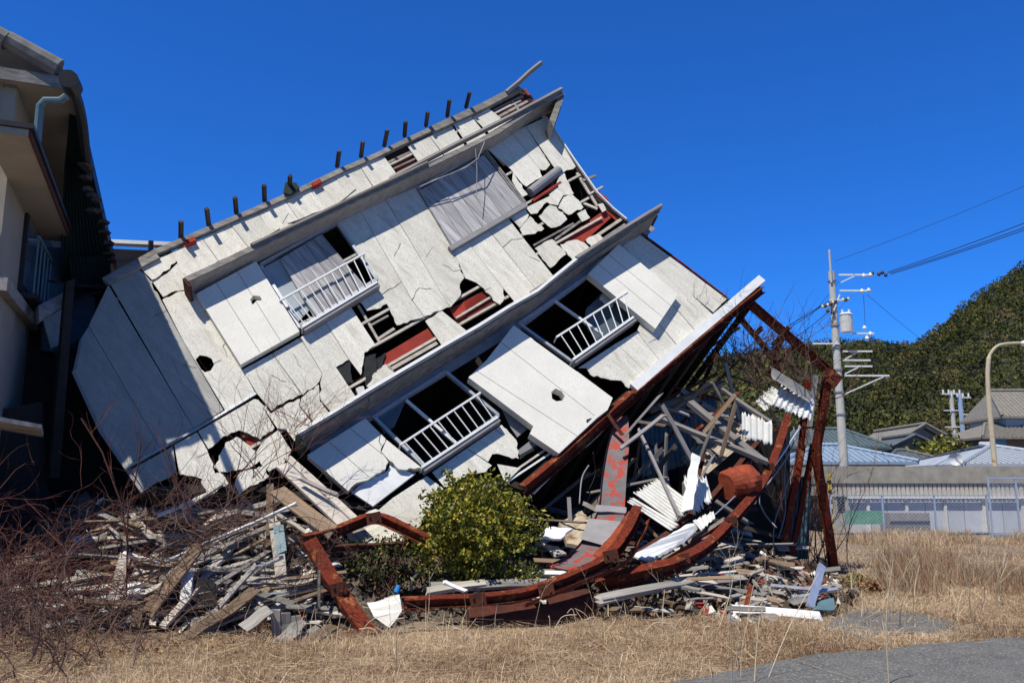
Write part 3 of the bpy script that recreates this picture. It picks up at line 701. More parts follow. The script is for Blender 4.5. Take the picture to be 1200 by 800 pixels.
hb([(700, 685, 10.9), (740, 674, 10.9), (790, 661, 11.2), (828, 640, 11.8), (856, 612, 12.5), (886, 577, 13.5), (904, 545, 14.3), (922, 490, 15.5)], .12, .19, m_rust, up=V((.25, -.5, .85)).normalized())
hb([(748, 650, 11.6), (785, 625, 12.2), (828, 590, 13.0), (858, 555, 13.8), (888, 520, 14.5)], .09, .09, m_rustd)
hb([(760, 670, 11.4), (820, 633, 12.3), (853, 611, 12.8)], .06, .06, m_orange, prof=Lprof(.05, .05))

# dark backing added behind the ground floor, standing in for unlit depth
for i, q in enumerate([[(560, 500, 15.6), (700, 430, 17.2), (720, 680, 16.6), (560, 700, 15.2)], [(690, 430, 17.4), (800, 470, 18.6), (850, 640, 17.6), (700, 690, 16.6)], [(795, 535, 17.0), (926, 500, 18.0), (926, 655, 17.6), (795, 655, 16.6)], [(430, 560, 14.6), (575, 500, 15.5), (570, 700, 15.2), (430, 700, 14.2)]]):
    P_ = [pt(*p) for p in q]; n_ = (P_[1] - P_[0]).cross(P_[2] - P_[0]).normalized(); mesh('dark_backing', P_ + [p + n_ * .05 for p in P_], [(0, 1, 2, 3), (7, 6, 5, 4), (0, 4, 5, 1), (1, 5, 6, 2), (2, 6, 7, 3), (3, 7, 4, 0)], m_dark, house)
# ================================================================== GROUND
def sm(a, b, x):
    t = max(0., min(1., (x - a) / (b - a))); return t * t * (3 - 2 * t)
def bumpf(x, y, s): return noise.fractal(V((x * s, y * s, 1.7)), 1.0, 2.0, 4)
def gh(x, y):                                    # bare ground
    return .05 * bumpf(x, y, .5)* (1 if y > 8 else .3)
MND = [(-6.2, 12.5, 3.0, 2.4, 1.25), (-3.6, 12.2, 1.9, 1.9, 1.15), (-2.6, 11.0, 1.4, 1.0, .55), (-6.0, 10.4, 1.6, 1.1, .45), (-1.0, 12.5, 2.2, 1.6, .55), (1.6, 12.6, 1.8, 1.7, .45), (3.2, 13.4, 1.9, 2.2, .5), (4.0, 12.9, .8, 1.7, .22),
       (3.0, 16.5, 2.4, 2.0, .8), (0.2, 15.5, 3.2, 1.8, 1.2), (-9, 15, 4, 3, 1.6)]
def mh(x, y):                                    # rubble mound height above ground
    h = 0
    for (cx, cy, rx, ry, a) in MND:
        d = ((x - cx) / rx) ** 2 + ((y - cy) / ry) ** 2
        if d < 1: h = max(h, a * (1 - d) ** .8)
    return h * (1 + .35 * bumpf(x, y, 1.1)) 
def surf(x, y): return gh(x, y) + max(0, mh(x, y))
def drop(px, py, zmin=7, zmax=19, st=.04):
    d = ray(px, py); t = zmin
    while t < zmax:
        p = CAM + d * t
        if p.z <= surf(p.x, p.y): return p
        t += st
    return None

# ground sheet with asphalt / soil / straw-coloured earth
def ground_mat():
    m = M('dry earth', (.19, .14, .105), (.30, .23, .165), 3, 8, .95, .4, c3=(.11, .085, .07), pscale=.8, pth=.55, psoft=.2, rand=0, fine=30, finec=(.16, .12, .09)); return m
m_soil = ground_mat()
m_asph = M('asphalt', (.135, .135, .135), (.095, .095, .097), 3, 8, .92, .5, c3=(.18, .175, .165), pscale=.7, pth=.56, psoft=.2, rand=0, fine=45, finec=(.26, .26, .25), bscale=60)
xs = list(np.concatenate([np.linspace(-400, -24, 10), np.linspace(-20, 20, 101), np.linspace(24, 400, 12)]))
ys = list(np.concatenate([np.linspace(-60, 3, 8), np.linspace(4, 24, 71), np.linspace(26, 60, 14), np.linspace(70, 700, 12)]))
vs = [(x, y, gh(x, y) if abs(x) < 20 and y < 60 else 0) for y in ys for x in xs]; W = len(xs)
fs = [(j * W + i, j * W + i + 1, (j + 1) * W + i + 1, (j + 1) * W + i) for j in range(len(ys) - 1) for i in range(W - 1)]
tag(mesh('ground', vs, fs, m_soil, None, V((0, 0, 0)), Matrix.Identity(3), True), kind='structure')
# road in front (its edge runs from lower centre to the right)
def strip_mesh(name, edge, back, mat, dz):
    n = len(edge); vs = []; fs = []; K = 8
    for (a, b) in zip(edge, back):
        for k in range(K + 1):
            x = a[0] + (b[0] - a[0]) * k / K; y = a[1] + (b[1] - a[1]) * k / K
            vs.append((x, y, gh(x, y) + dz + .0))
    for i in range(n - 1):
        for k in range(K): q = i * (K + 1) + k; fs.append((q, q + 1, q + K + 2, q + K + 1))
    return tag(mesh(name, vs, fs, mat, None, V((0, 0, 0)), Matrix.Identity(3), True), kind='structure')
edpx = [(700, 818), (800, 801), (840, 794), (900, 783), (960, 774), (1020, 765), (1080, 757), (1140, 752), (1200, 748), (1300, 741), (1450, 732)]
ed = [(ground_at(x + 0, y).x, ground_at(x, y).y) for x, y in edpx]; ed = [(-14, 5.3), (-6, 5.9), (-2, 6.4)] + ed + [(30, 13)]
ed2 = []
for i in range(len(ed) - 1):
    for k in range(6):
        t = k / 6; ed2.append((ed[i][0] + (ed[i + 1][0] - ed[i][0]) * t, ed[i][1] + (ed[i + 1][1] - ed[i][1]) * t + .06 * noise.noise(V((i * 6 + k, 0, 0)) * .7)))
strip_mesh('road', ed2, [(x * 1.0 + 2, -8) for x, y in ed2], m_asph, .035)
# bare grey patch in the grass beside the rubble
pp = [ground_at(x, y) for x, y in [(955, 742), (990, 718), (1040, 716), (1110, 728), (1120, 736), (1060, 742), (1000, 752)]]
c0 = sum(pp, V((0, 0, 0))) / len(pp); ring = smooth_path([V((p.x, p.y, 0)) for p in pp + [pp[0]]], 5)
K = 10; vs = []; nR = len(ring); fs = []
for j in range(K + 1):
    for i, p in enumerate(ring):
        q_ = c0.lerp(p, j / K * (1 + .13 * noise.noise(V((p.x * 3, p.y * 3, 9)))) ); vs.append(V((q_.x, q_.y, gh(q_.x, q_.y) + .022 - (.03 if j == K else 0))))
for j in range(K):
    for i in range(nR - 1): fs.append((j * nR + i, j * nR + i + 1, (j + 1) * nR + i + 1, (j + 1) * nR + i))
tag(mesh('worn_tarmac_patch', vs, fs, m_asph), kind='structure')

# rubble mound (broken mortar, splinters: one mass)
m_rub = M('rubble earth', (.10, .08, .065), (.05, .042, .036), 7, 9, .95, .8, c3=(.24, .20, .16), pscale=9, pth=.60, psoft=.08, rand=0, fine=60, finec=(.2, .15, .11))
st = .085; X = np.arange(-12.5, 8, st); Y = np.arange(8.8, 19.5, st); vs = []; idx = {}; fs = []
H = {}
for j, y in enumerate(Y):
    for i, x in enumerate(X):
        h = mh(x, y); H[i, j] = h
for j, y in enumerate(Y):
    for i, x in enumerate(X):
        vs.append((x, y, gh(x, y) + (H[i, j] - .05 + (.16 * noise.noise(V((x * 3, y * 3, 3))) + .16 * noise.noise(V((x * 9, y * 9, 8)))) * min(1, H[i, j] * 4) if H[i, j] > 0 else -.08)))
W = len(X)
for j in range(len(Y) - 1):
    for i in range(W - 1):
        if max(H[i, j], H[i + 1, j], H[i, j + 1], H[i + 1, j + 1]) > 0: fs.append((j * W + i, j * W + i + 1, (j + 1) * W + i + 1, (j + 1) * W + i))
tag(mesh('rubble_heap', vs, fs, m_rub, None, V((0, 0, 0)), Matrix.Identity(3), True), kind='stuff')

# ================================================================== TRACED DEBRIS (each piece lies on the heap)
def T(o, label, cat, group=None): return tag(o, label, cat, group)
def plk(a, b, w, mat, label, name='plank', t=.03, cat='plank', group=None, face=None, **k):
    return plank(name, pt(*a), pt(*b), w, t, mat, None, face, label, cat, group, **k)
# long boards slid down left of the lower storey
plk((337, 536, 11.7), (420, 612, 11.0), .10, m_woodl, 'pale narrow board second of those sliding down beside the lower storey corner')
plk((348, 556, 11.5), (432, 634, 10.8), .16, m_wood, 'wide silver board sliding down toward the upper rusty beam', t=.04)
plk((330, 545, 11.3), (405, 616, 10.7), .17, m_woodl, 'broad pale board leaning lowest at the corner of the house', t=.04)
plk((326, 575, 11.0), (388, 622, 10.5), .22, m_woodb, 'mouldy dark brown board with a ragged upper edge above the upper rusty beam', jag=.08, t=.03)
plk((322, 600, 10.9), (360, 625, 10.6), .05, m_woodl, 'short pale batten under the mouldy board')
plk((317, 567, 11.2), (316, 640, 10.7), .09, m_woodb, 'brown square post end standing upright in the rubble', t=.08)
plk((346, 590, 10.8), (190, 660, 10.3), .035, m_white, 'long straight white metal rail lying across the rubble', 'metal_rail', cat='rail')
plk((240, 580, 11.2), (184, 604, 10.9), .05, m_white, 'double white metal rail sticking out under the broken cladding', 'metal_rail', cat='rail')
plk((214, 596, 10.9), (262, 566, 11.3), .045, m_woodl, 'pale lath beside the double white rail')
plk((352, 560, 11.0), (396, 580, 10.8), .06, m_wood, 'thin grey lath crossing behind the slid boards')
plk((232, 640, 10.2), (172, 720, 9.7), .19, m_woodb, 'wide weathered brown board leaning on the rubble left of the white post', t=.03, jag=.05)
plk((162, 716, 9.7), (152, 757, 9.4), .12, m_woodb, 'short brown board hanging below the wide leaning board')
plk((164, 692, 9.9), (52, 719, 9.6), .09, m_white, 'long white painted board lying in the brambles', 'board')
plk((166, 683, 10.0), (100, 698, 9.9), .06, m_white, 'shorter white painted board above the long white one', 'board')
plk((221, 672, 10.1), (218, 702, 9.9), .12, m_white, 'small white post leaning on the dark box', 'white_post', t=.08, cat='post')
plk((146, 648, 10.6), (192, 660, 10.5), .05, m_white, 'thin white strip with a rounded end on the left rubble', 'strip', cat='strip')
plk((122, 688, 10.2), (160, 678, 10.2), .11, m_cgreen, 'green edged plank lying on top of left rubble')
plk((320, 600, 11.0), (332, 690, 10.0), .14, m_woodl, 'wide pale board standing in the rubble right of the brown post', t=.03)
plk((326, 615, 10.3), (330, 648, 10.0), .12, m_pipe, 'dark blue panel strip leaning on the pale standing board', 'panel_strip', cat='strip')
plk((300, 700, 9.8), (348, 690, 9.9), .03, m_alu, 'thin metal tube lying by the foot of the pale standing board', 'tube', cat='tube')
plk((300, 665, 10.0), (332, 652, 10.1), .04, m_alu, 'bright metal tube resting against the blue strip', 'tube', cat='tube')
plk((374, 670, 9.8), (374, 714, 9.5), .03, m_dkmet, 'dark iron rod standing in the leaves beside the channel', 'iron_rod', cat='rod')
plk((130, 770, 8.9), (150, 640, 11.0), .03, m_bark, 'bent dead branch leaning over left rubble', 'branch', cat='branch')
# crate on the ground (slatted side)
cr = empty('slatted_crate', pt(330, 752, 9.0), 'broken grey slatted wooden crate lying open at the edge of the dry grass', 'crate')
for (a, b, c, d, mt) in [((317, 712), (353, 723), (355, 762), (318, 752), m_wood)]:
    for k in range(3):
        p = V(a).lerp(V(b), (k + .5) / 3); q = V(d).lerp(V(c), (k + .5) / 3)
        plank('slat', pt(p.x, p.y, 9.2), pt(q.x, q.y, 9.2), .10, .02, mt, cr, face=(0, -1, .2), jag=.01)
for (a, b) in [((355, 725, 9.2), (318, 765, 8.95)), ((348, 737, 9.1), (300, 772, 8.8)), ((316, 713, 9.2), (286, 735, 9.0))]:
    plank('side_board', pt(*a), pt(*b), .16, .02, m_wood, cr, face=(.3, -.3, 1))
plk((392, 733, 9.2), (320, 778, 8.7), .13, m_woodb, 'brown board half sunk in straw before the steel channel foot')
plk((372, 735, 9.3), (312, 770, 8.9), .08, m_wood, 'grey board lying against the slatted crate')
plk((300, 662, 10.0), (236, 736, 9.4), .06, m_wood, 'grey pole pushed into the rubble in front of the dark box', 'pole', cat='pole')
plk((300, 690, 9.8), (200, 762, 9.0), .16, m_woodb, 'long broad brown board lying low in the straw', warp=.03)
# dark box
dbx = MB().box(pt(234, 690, 10.3), V((.26, .05, 0)), V((-.04, .3, 0)), V((0, .05, .13))); T(dbx.build('dark_box', m_black), 'black box with a caved side half buried in left rubble', 'box')
# plaster fragments
def frag(name, px, th, mat, label, cat, jag='all', group=None):
    pts = [pt(*p) for p in px]; c = sum(pts, V((0, 0, 0))) / len(pts)
    n = (pts[1] - pts[0]).cross(pts[2] - pts[1]).normalized()
    if n.dot(c - CAM) > 0: n = -n
    out = []
    for i in range(len(pts)):
        a, b = pts[i], pts[(i + 1) % len(pts)]; out.append(a)
        k = max(1, int((b - a).length / .08))
        for j in range(1, k): out.append(a.lerp(b, j / k) + V((random.uniform(-1, 1), 0, random.uniform(-1, 1))) * .012)
    u = (pts[1] - pts[0]).normalized(); w = n.cross(u)
    tri = tessellate_polygon([[V((p.dot(u), p.dot(w), 0)) for p in out]])
    N = len(out); vs = out + [p - n * th for p in out]; fs = []
    for t in tri: fs.append(list(t)); fs.append([i + N for i in t][::-1])
    for i in range(N): fs.append([i, i + N, (i + 1) % N + N, (i + 1) % N])
    return tag(mesh(name, vs, fs, mat), label, cat, group)
frag('plaster_fragment', [(356, 625, 10.6), (366, 609, 10.7), (384, 622, 10.6), (356, 628, 10.5)], .02, m_side, 'white cladding scrap caught above the upper rusty beam', 'fragment')
frag('plaster_fragment', [(350, 680, 10.6), (365, 650, 10.9), (402, 662, 10.9), (370, 676, 10.6), (352, 684, 10.5)], .02, m_side, 'white cladding sheet lying behind the slanting channel', 'fragment')
frag('plaster_fragment', [(430, 706, 9.55), (468, 696, 9.6), (471, 715, 9.5), (456, 735, 9.35), (438, 722, 9.4)], .02, m_box, 'crumpled dirty white sheet at the left end of main rusty beam', 'fragment')
frag('plaster_fragment', [(400, 612, 11.3), (440, 596, 11.6), (480, 618, 11.4), (470, 640, 11.2), (410, 632, 11.2)], .02, m_side, 'white cladding sheet showing between the two upper rusty beams', 'fragment')
frag('plaster_fragment', [(640, 705, 9.9), (610, 695, 10.6), (640, 690, 11)], .02, m_side, 'small white scrap on the middle of main beam', 'fragment')
# red and grey bent flashing
L1 = [(722, 490, 14.2), (712, 520, 13.7), (705, 560, 13.2), (702, 592, 12.8), (697, 606, 12.5), (683, 632, 12.0), (664, 652, 11.5), (640, 663, 11.1)]
R1 = [(736, 486, 14.2), (737, 520, 13.7), (734, 560, 13.2), (732, 594, 12.8), (731, 606, 12.4), (724, 632, 11.9), (704, 652, 11.4), (668, 668, 11.0)]
L1 = smooth_path([pt(*p) for p in L1]); R1 = smooth_path([pt(*p) for p in R1])
mb = MB(); n = len(L1); vs = []
for a, b in zip(L1, R1):
    d = (b - a); nn = V((0, -.9, .3)).normalized()
    vs += [a + nn * .06, a, b, b + nn * .03, b - V((0, 0, .015)), a - V((0, 0, .015)) + nn * -.01]
fs = []
for i in range(n - 1):
    for k in range(6): q = i * 6; fs.append((q + k, q + (k + 1) % 6, q + 6 + (k + 1) % 6, q + 6 + k))
fl = mesh('roof_flashing', vs, fs, m_redg); T(fl, 'long bent sheet of worn red painted roof flashing hanging from the house', 'flashing')
frag('joint_plate', [(698, 591, 12.7), (734, 594, 12.65), (733, 601, 12.5), (697, 599, 12.55)], .02, m_greyp, None, None).parent = None
bpy.data.objects[-1] if False else None
jp = [o for o in COL.objects if o.name.startswith('joint_plate')][0]; jp.location = jp.location - fl.location; jp.parent = fl
gp = mesh('grey_patch', [pt(690, 607, 12.35) , pt(731, 611, 12.25), pt(712, 640, 11.65), pt(680, 631, 11.85)] + [pt(690, 607, 12.37), pt(731, 611, 12.27), pt(712, 640, 11.67), pt(680, 631, 11.87)], [(0, 1, 2, 3), (7, 6, 5, 4), (0, 4, 5, 1), (1, 5, 6, 2), (2, 6, 7, 3), (3, 7, 4, 0)], m_greyp, fl)
# corrugated sheets
C = corrpx
C('corrugated_sheet', [(800, 536, 15.4), (823, 560, 14.6), (905, 490, 15.9), (862, 470, 16.6)][0:4], 9, .02, m_ccream, label='long cream corrugated roof sheet with rusty nail holes sloping up to the right', cat='corrugated sheet', jag=.04)
C('corrugated_sheet', [(869, 484, 15.2), (905, 494, 15.0), (905, 520, 14.8), (870, 512, 15.0)], 5, .018, m_cwhite, label='small white corrugated piece hanging below the crossing boards', cat='corrugated sheet', jag=.12)
C('corrugated_sheet', [(915, 452, 15.9), (955, 470, 15.9), (950, 492, 15.5), (904, 474, 15.5)], 7, .018, m_cwhite, label='white corrugated piece fanned out beside the right steel post', cat='corrugated sheet', jag=.12)
C('corrugated_sheet', [(884, 470, 16.2), (905, 452, 16.2), (918, 462, 16.0), (896, 482, 15.8)], 4, .018, m_cwhite, label='white corrugated piece on top of the cream roof sheet', cat='corrugated sheet', jag=.12)
C('curved_sheet', [(905, 430, 15.8), (955, 462, 15.8), (950, 473, 15.6), (909, 445, 15.6)], 3, .004, m_conc, label='bent grey sheet with a smooth curve under the top right beam', cat='sheet', jag=.02, flat=True, sag=-.08)
C('corrugated_sheet', [(743, 578, 12.9), (772, 560, 13.1), (812, 590, 12.5), (790, 612, 12.3)], 9, .016, m_cwhite, label='white corrugated sheet at the foot of the crossing grey pole', cat='corrugated sheet', jag=.05)
C('corrugated_sheet', [(735, 588, 12.8), (741, 582, 12.8), (795, 614, 12.2), (786, 622, 12.1)], 3, .016, m_cwhite, label='narrow white corrugated strip under the white sheet by the pole', cat='corrugated sheet', jag=.02)
C('corrugated_sheet', [(800, 560, 12.9), (828, 560, 13.1), (835, 585, 12.8), (812, 600, 12.5)], 5, .016, m_cwhite, label='torn white corrugated piece behind the upright white board', cat='corrugated sheet', jag=.15)
C('corrugated_sheet', [(812, 610, 12.2), (836, 598, 12.4), (838, 606, 12.2), (822, 622, 12.0)], 4, .014, m_cwhite, label='white corrugated scrap between two rusty beams', cat='corrugated sheet', jag=.08)
C('corrugated_sheet', [(750, 492, 15.6), (838, 462, 17.6), (850, 530, 16.8), (752, 560, 15.0)], 18, .02, m_cblue, label='large dark blue corrugated wall sheet in the shade under the house', cat='corrugated sheet', jag=.02)
C('corrugated_sheet', [(930, 560, 17.2), (951, 556, 17.2), (947, 655, 17.0), (924, 655, 17.0)], 5, .02, m_cblue, label='blue green corrugated wall sheet standing behind the right steel posts', cat='corrugated sheet', jag=.01, nl=4)
frag('white_board', [(811, 530, 12.9), (821, 535, 12.85), (812, 596, 12.2), (798, 600, 12.2)], .02, m_white, 'upright white board leaning on the curved beam', 'board')
C('corrugated_sheet', [(862, 706, 10.8), (900, 716, 10.7), (897, 728, 10.6), (858, 716, 10.6)], 6, .015, m_cwhite, label='flat white corrugated piece at the front edge of right rubble', cat='corrugated sheet', jag=.08)
C('corrugated_sheet', [(880, 690, 11.2), (906, 700, 11.1), (900, 712, 10.9), (872, 706, 10.9)], 5, .015, m_cwhite, label='white corrugated piece with wavy torn edge on right rubble', cat='corrugated sheet', jag=.15)
frag('plaster_fragment', [(740, 650, 11.4), (770, 634, 11.7), (808, 612, 12.3), (822, 612, 12.2), (800, 634, 11.9), (760, 656, 11.3)], .03, m_white, 'long torn white board lying along the big curved beam', 'fragment')
# boards inside the frame
plk((771, 489, 14.6), (899, 541, 14.0), .10, m_wood, 'long grey joist lowest of the crossing boards under the frame', t=.07)
plk((808, 471, 15.0), (898, 544, 14.1), .14, m_wood, 'thick grey joist leaning from upper left across the cream sheet', t=.08)
plk((840, 452, 15.6), (902, 494, 15.2), .09, m_wood, 'shorter grey joist behind the thick leaning one', t=.05)
plk((802, 469, 15.1), (768, 490, 14.9), .12, m_woodb, 'brown joist end joining the crossing boards at left')
plk((760, 482, 14.9), (850, 447, 16.0), .10, m_woodb, 'dark brown joist running up behind the crossing boards', t=.06)
plk((956, 440, 16.3), (946, 520, 16.2), .09, m_wood, 'grey upright board tied to the right steel post', t=.04, face=(0, -1, 0))
plk((748, 503, 14.2), (797, 606, 12.2), .045, m_greyp, 'straight grey pole leaning across the white corrugated sheet', 'pole', t=.045, cat='pole')
plk((772, 474, 15.0), (808, 487, 14.8), .05, m_alu, 'bright metal angle above the straight grey pole', 'metal_angle', cat='angle')
plk((705, 700, 10.2), (795, 683, 10.9), .12, m_wood, 'grey splintered board hanging under the big curved beam', jag=.08)
plk((700, 707, 10.1), (815, 680, 11.2), .07, m_wood, 'thin grey lath under the splintered board')
plk((505, 687, 10.3), (640, 683, 10.5), .14, m_wood, 'long silver grey board lying behind the main rusty beam', t=.04)
plk((500, 693, 10.2), (570, 683, 10.4), .11, m_woodl, 'pale board end beside the bush foot behind the main beam', t=.05)
plk((520, 681, 10.3), (545, 692, 10.2), .05, m_white, 'small white block stuck behind the main beam', 'block', cat='block')
plk((620, 672, 11.0), (662, 672, 11.0), .08, m_white, 'white strip poking out right of the bush', 'strip', cat='strip')
frag('window_frame_scrap', [(630, 629, 11.3), (642, 617, 11.6), (671, 619, 11.6), (657, 631, 11.3)], .03, m_white, 'white framed blue panel lying right of the bush', 'panel')
frag('plaster_fragment', [(650, 652, 11.2), (636, 636, 11.5), (654, 640, 11.4), (664, 648, 11.3)], .03, m_woodl, 'beige scrap under the white framed panel', 'fragment')
frag('straw_mat', [(655, 612, 12.8), (682, 598, 13.3), (692, 610, 13), (684, 640, 12.4), (664, 636, 12.5)], .06, m_ccream, 'beige rolled straw mat in the dark behind the red flashing', 'mat')
plk((800, 640, 12.3), (850, 608, 12.9), .08, m_wood, 'grey board on top of the big curved beam'); plk((780, 655, 11.9), (856, 618, 12.6), .10, m_wood, 'wide grey board lying inside the big curved beam', jag=.08)
plk((760, 650, 11.9), (806, 622, 12.5), .08, m_woodb, 'brown stick tangled left of the wide grey board')
# rusty crumpled tank
def tank():
    vs = []; fs = []; nu, nv = 22, 12; c = pt(868, 565, 13.4); ax = V((.75, .3, .15)).normalized(); a1 = ax.cross(V((0, 0, 1))).normalized(); a2 = ax.cross(a1)
    for j in range(nv):
        t = -1 + 2 * j / (nv - 1)
        for i in range(nu):
            th = 2 * math.pi * i / nu; r = .24 * (1 if abs(t) < .99 else .82) * (1 + .25 * noise.noise(V((math.cos(th) * 1.2, math.sin(th) * 1.2, t * 1.5 + 2))) + .06 * math.cos(3 * th) + .05 * noise.noise(V((math.cos(th) * 4, math.sin(th) * 4, t * 4))) + (.03 if j in (0, 3, 8, nv - 1) else 0))
            vs.append(c + ax * t * .26 + (a1 * math.cos(th) + a2 * math.sin(th)) * r)
    for j in range(nv - 1):
        for i in range(nu): fs.append((j * nu + i, j * nu + (i + 1) % nu, (j + 1) * nu + (i + 1) % nu, (j + 1) * nu + i))
    fs.append(list(range(nu))[::-1]); fs.append([(nv - 1) * nu + i for i in range(nu)])
    return mesh('rusty_tank', vs, fs, m_orange)
T(tank(), 'dented orange rusty metal tank wedged in the steel frame', 'tank')
# plastic pipe
pipe = MB().tube([pt(832, 675, 12.2), pt(848, 678, 12.1), pt(874, 683, 11.9)], .09, 14).build('plastic_pipe', m_white, smooth=False); T(pipe, 'thick pale plastic pipe lying on the right rubble', 'pipe')
MB().tube([pt(843, 677, 12.14), pt(880, 684, 11.85)], .094, 14).build('pipe_sleeve', m_pipe, pipe)
# crossed metal strips and front plank at right
plk((905, 686, 11.3), (976, 692, 11.2), .06, m_alu, 'long blue white metal strip lying level on right rubble', 'metal_strip', cat='strip')
plk((930, 700, 11.0), (980, 690, 11.2), .05, m_alu, 'short metal strip crossing the level one at right', 'metal_strip', cat='strip')
plk((963, 662, 11.2), (949, 710, 10.7), .10, m_alu, 'blue white metal strip standing upright on right rubble', 'metal_strip', cat='strip', t=.03, face=(0, -1, 0))
plk((862, 714, 10.6), (960, 722, 10.4), .17, m_white, 'long whitewashed plank at the front of right rubble', jag=.04, face=(0, -.5, 1)); plk((906, 735, 10.2), (966, 736, 10.15), .22, m_wood, 'flat grey slab lying in front of the whitewashed plank', jag=.05, face=(0, -.3, 1))
plk((872, 720, 10.7), (880, 686, 11.2), .06, m_rust, 'red rusty bar sticking up from right rubble', 'iron_bar', cat='bar')
frag('curled_sheet', [(951, 715, 10.6), (978, 714, 10.7), (977, 700, 10.9), (962, 703, 10.9)], .02, m_pipe, 'curled dark sheet at the right tip of rubble', 'sheet')
plk((925, 684, 11.8), (972, 700, 11.3), .05, m_woodb, 'brown lath under the crossing strips at right')
plk((925, 640, 16.6), (948, 642, 16.6), .10, m_woodl, 'pale plank nailed across the blue green wall sheet')
plk((914, 654, 13.2), (958, 682, 12.0), .05, m_woodb, 'thin brown lath sloping from the right posts')
frag('orange_scrap', [(886, 682, 11.6), (893, 676, 11.8), (898, 684, 11.6), (891, 688, 11.5)], .02, m_orange, 'small orange metal scrap on right rubble', 'scrap')
# broom with blue handle
br = empty('blue_broom', pt(704, 757, 9.3), 'small broom with bright blue handle lying on pale boards in the straw', 'broom')
mb = MB().tube([pt(707, 755, 9.33), pt(744, 757, 9.28)], .014, 6); mb.build('handle', M('sky blue plastic', (.20, .42, .55), None, 5, rough=.5), br)
MB().box(pt(703, 756, 9.32), V((.03, 0, 0)), V((0, .03, 0)), V((0, 0, .05))).build('brush_head', m_rustd, br)
frag('board_sheet', [(650, 765, 9.2), (690, 750, 9.5), (704, 752, 9.4), (700, 762, 9.2)], .03, m_box, 'pale board lying left of the blue broom', 'board')
frag('board_sheet', [(700, 764, 9.15), (736, 760, 9.2), (735, 769, 9.0), (700, 770, 9.0)], .03, m_ccream, 'cream board lying under the blue broom', 'board')
frag('board_sheet', [(560, 755, 9.5), (575, 745, 9.9), (680, 747, 10.0), (660, 762, 9.4)], .04, m_conc, 'grey flat sheet in the shade below main beam', 'board')
# rusted tank-like drum below the main beam
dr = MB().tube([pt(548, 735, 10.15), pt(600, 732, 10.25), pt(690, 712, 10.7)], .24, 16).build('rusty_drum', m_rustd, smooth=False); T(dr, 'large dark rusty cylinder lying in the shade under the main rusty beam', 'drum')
for (x0, y0, x1, y1, x2, y2, x3, y3) in [(600, 722, 612, 717, 622, 738, 608, 740), (616, 706, 634, 712, 632, 726, 620, 724), (641, 716, 652, 712, 660, 728, 648, 728)]: pass
# blue cap
b = MB().tube([pt(464, 694, 9.9), pt(467, 686, 9.95)], .03, 10).build('plastic_scrap', M('bright blue plastic', (.02, .22, .60), None, 5, rough=.4)); T(b, 'small bright blue plastic scrap among leaves behind the main beam end', 'scrap')
# loose cables over the frame
def cable(pxs, r, mat, label, cat='cable', name='cable', group=None):
    p = smooth_path([pt(*q) for q in pxs], 5); return T(MB().tube(p, r, 5).build(name, mat, None, None, True), label, cat, group)
cable([(918, 492, 15.3), (922, 520, 15.2), (919, 560, 15), (920, 600, 14.6), (912, 630, 14)], .012, m_greyp, 'grey cable hanging straight down inside the right posts')
cable([(937, 498, 15.5), (925, 530, 15.2), (905, 560, 14.6), (890, 580, 14.0), (895, 600, 13.8), (910, 618, 13.6)], .014, m_greyp, 'thick grey cable bundle drooping from the top right')
cable([(930, 500, 15.4), (933, 530, 15.2), (920, 575, 14.8), (908, 610, 14.2), (906, 640, 13.6)], .010, m_greyp, 'thin grey cable loop beside the thick bundle')
cable([(892, 546, 14.2), (888, 565, 14), (882, 590, 13.6), (868, 578, 13.3), (850, 592, 12.9), (835, 605, 12.5), (820, 614, 12.2)], .011, m_alu, 'pale cable looping in front of the dented tank')
cable([(938, 500, 15.3), (918, 530, 14.9), (898, 560, 14.3), (884, 590, 13.8)], .02, m_alu, 'straight pale conduit leaning along the cable bundle', 'conduit', 'conduit')
cable([(690, 545, 13.2), (682, 560, 13.0), (679, 590, 12.6)], .012, m_greyp, 'curved grey wire hanging in the dark left of the red flashing')

# ================================================================== SCATTERED RUBBLE PIECES
def inpoly(x, y, p):
    c = False; n = len(p); j = n - 1
    for i in range(n):
        if (p[i][1] > y) != (p[j][1] > y) and x < (p[j][0] - p[i][0]) * (y - p[i][1]) / (p[j][1] - p[i][1]) + p[i][0]: c = not c
        j = i
    return c
def scatter(poly, n):
    x0, x1 = min(p[0] for p in poly), max(p[0] for p in poly); y0, y1 = min(p[1] for p in poly), max(p[1] for p in poly)
    k = 0; tries = 0
    while k < n and tries < n * 60:
        tries += 1; x, y = random.uniform(x0, x1), random.uniform(y0, y1)
        if not inpoly(x, y, poly): continue
        p = drop(x, y)
        if p is None: continue
        k += 1; yield p
REG_L = [(150, 600), (300, 570), (352, 610), (356, 650), (400, 730), (300, 745), (180, 740), (60, 735), (60, 650)]
REG_M = [(400, 640), (500, 640), (640, 640), (740, 655), (860, 640), (930, 660), (870, 720), (760, 740), (560, 715), (480, 690)]
REG_R = [(800, 665), (960, 650), (985, 680), (975, 715), (880, 735), (800, 720)]
REG_I = [(640, 600), (720, 600), (860, 540), (930, 480), (950, 560), (900, 640), (760, 670), (650, 680)]
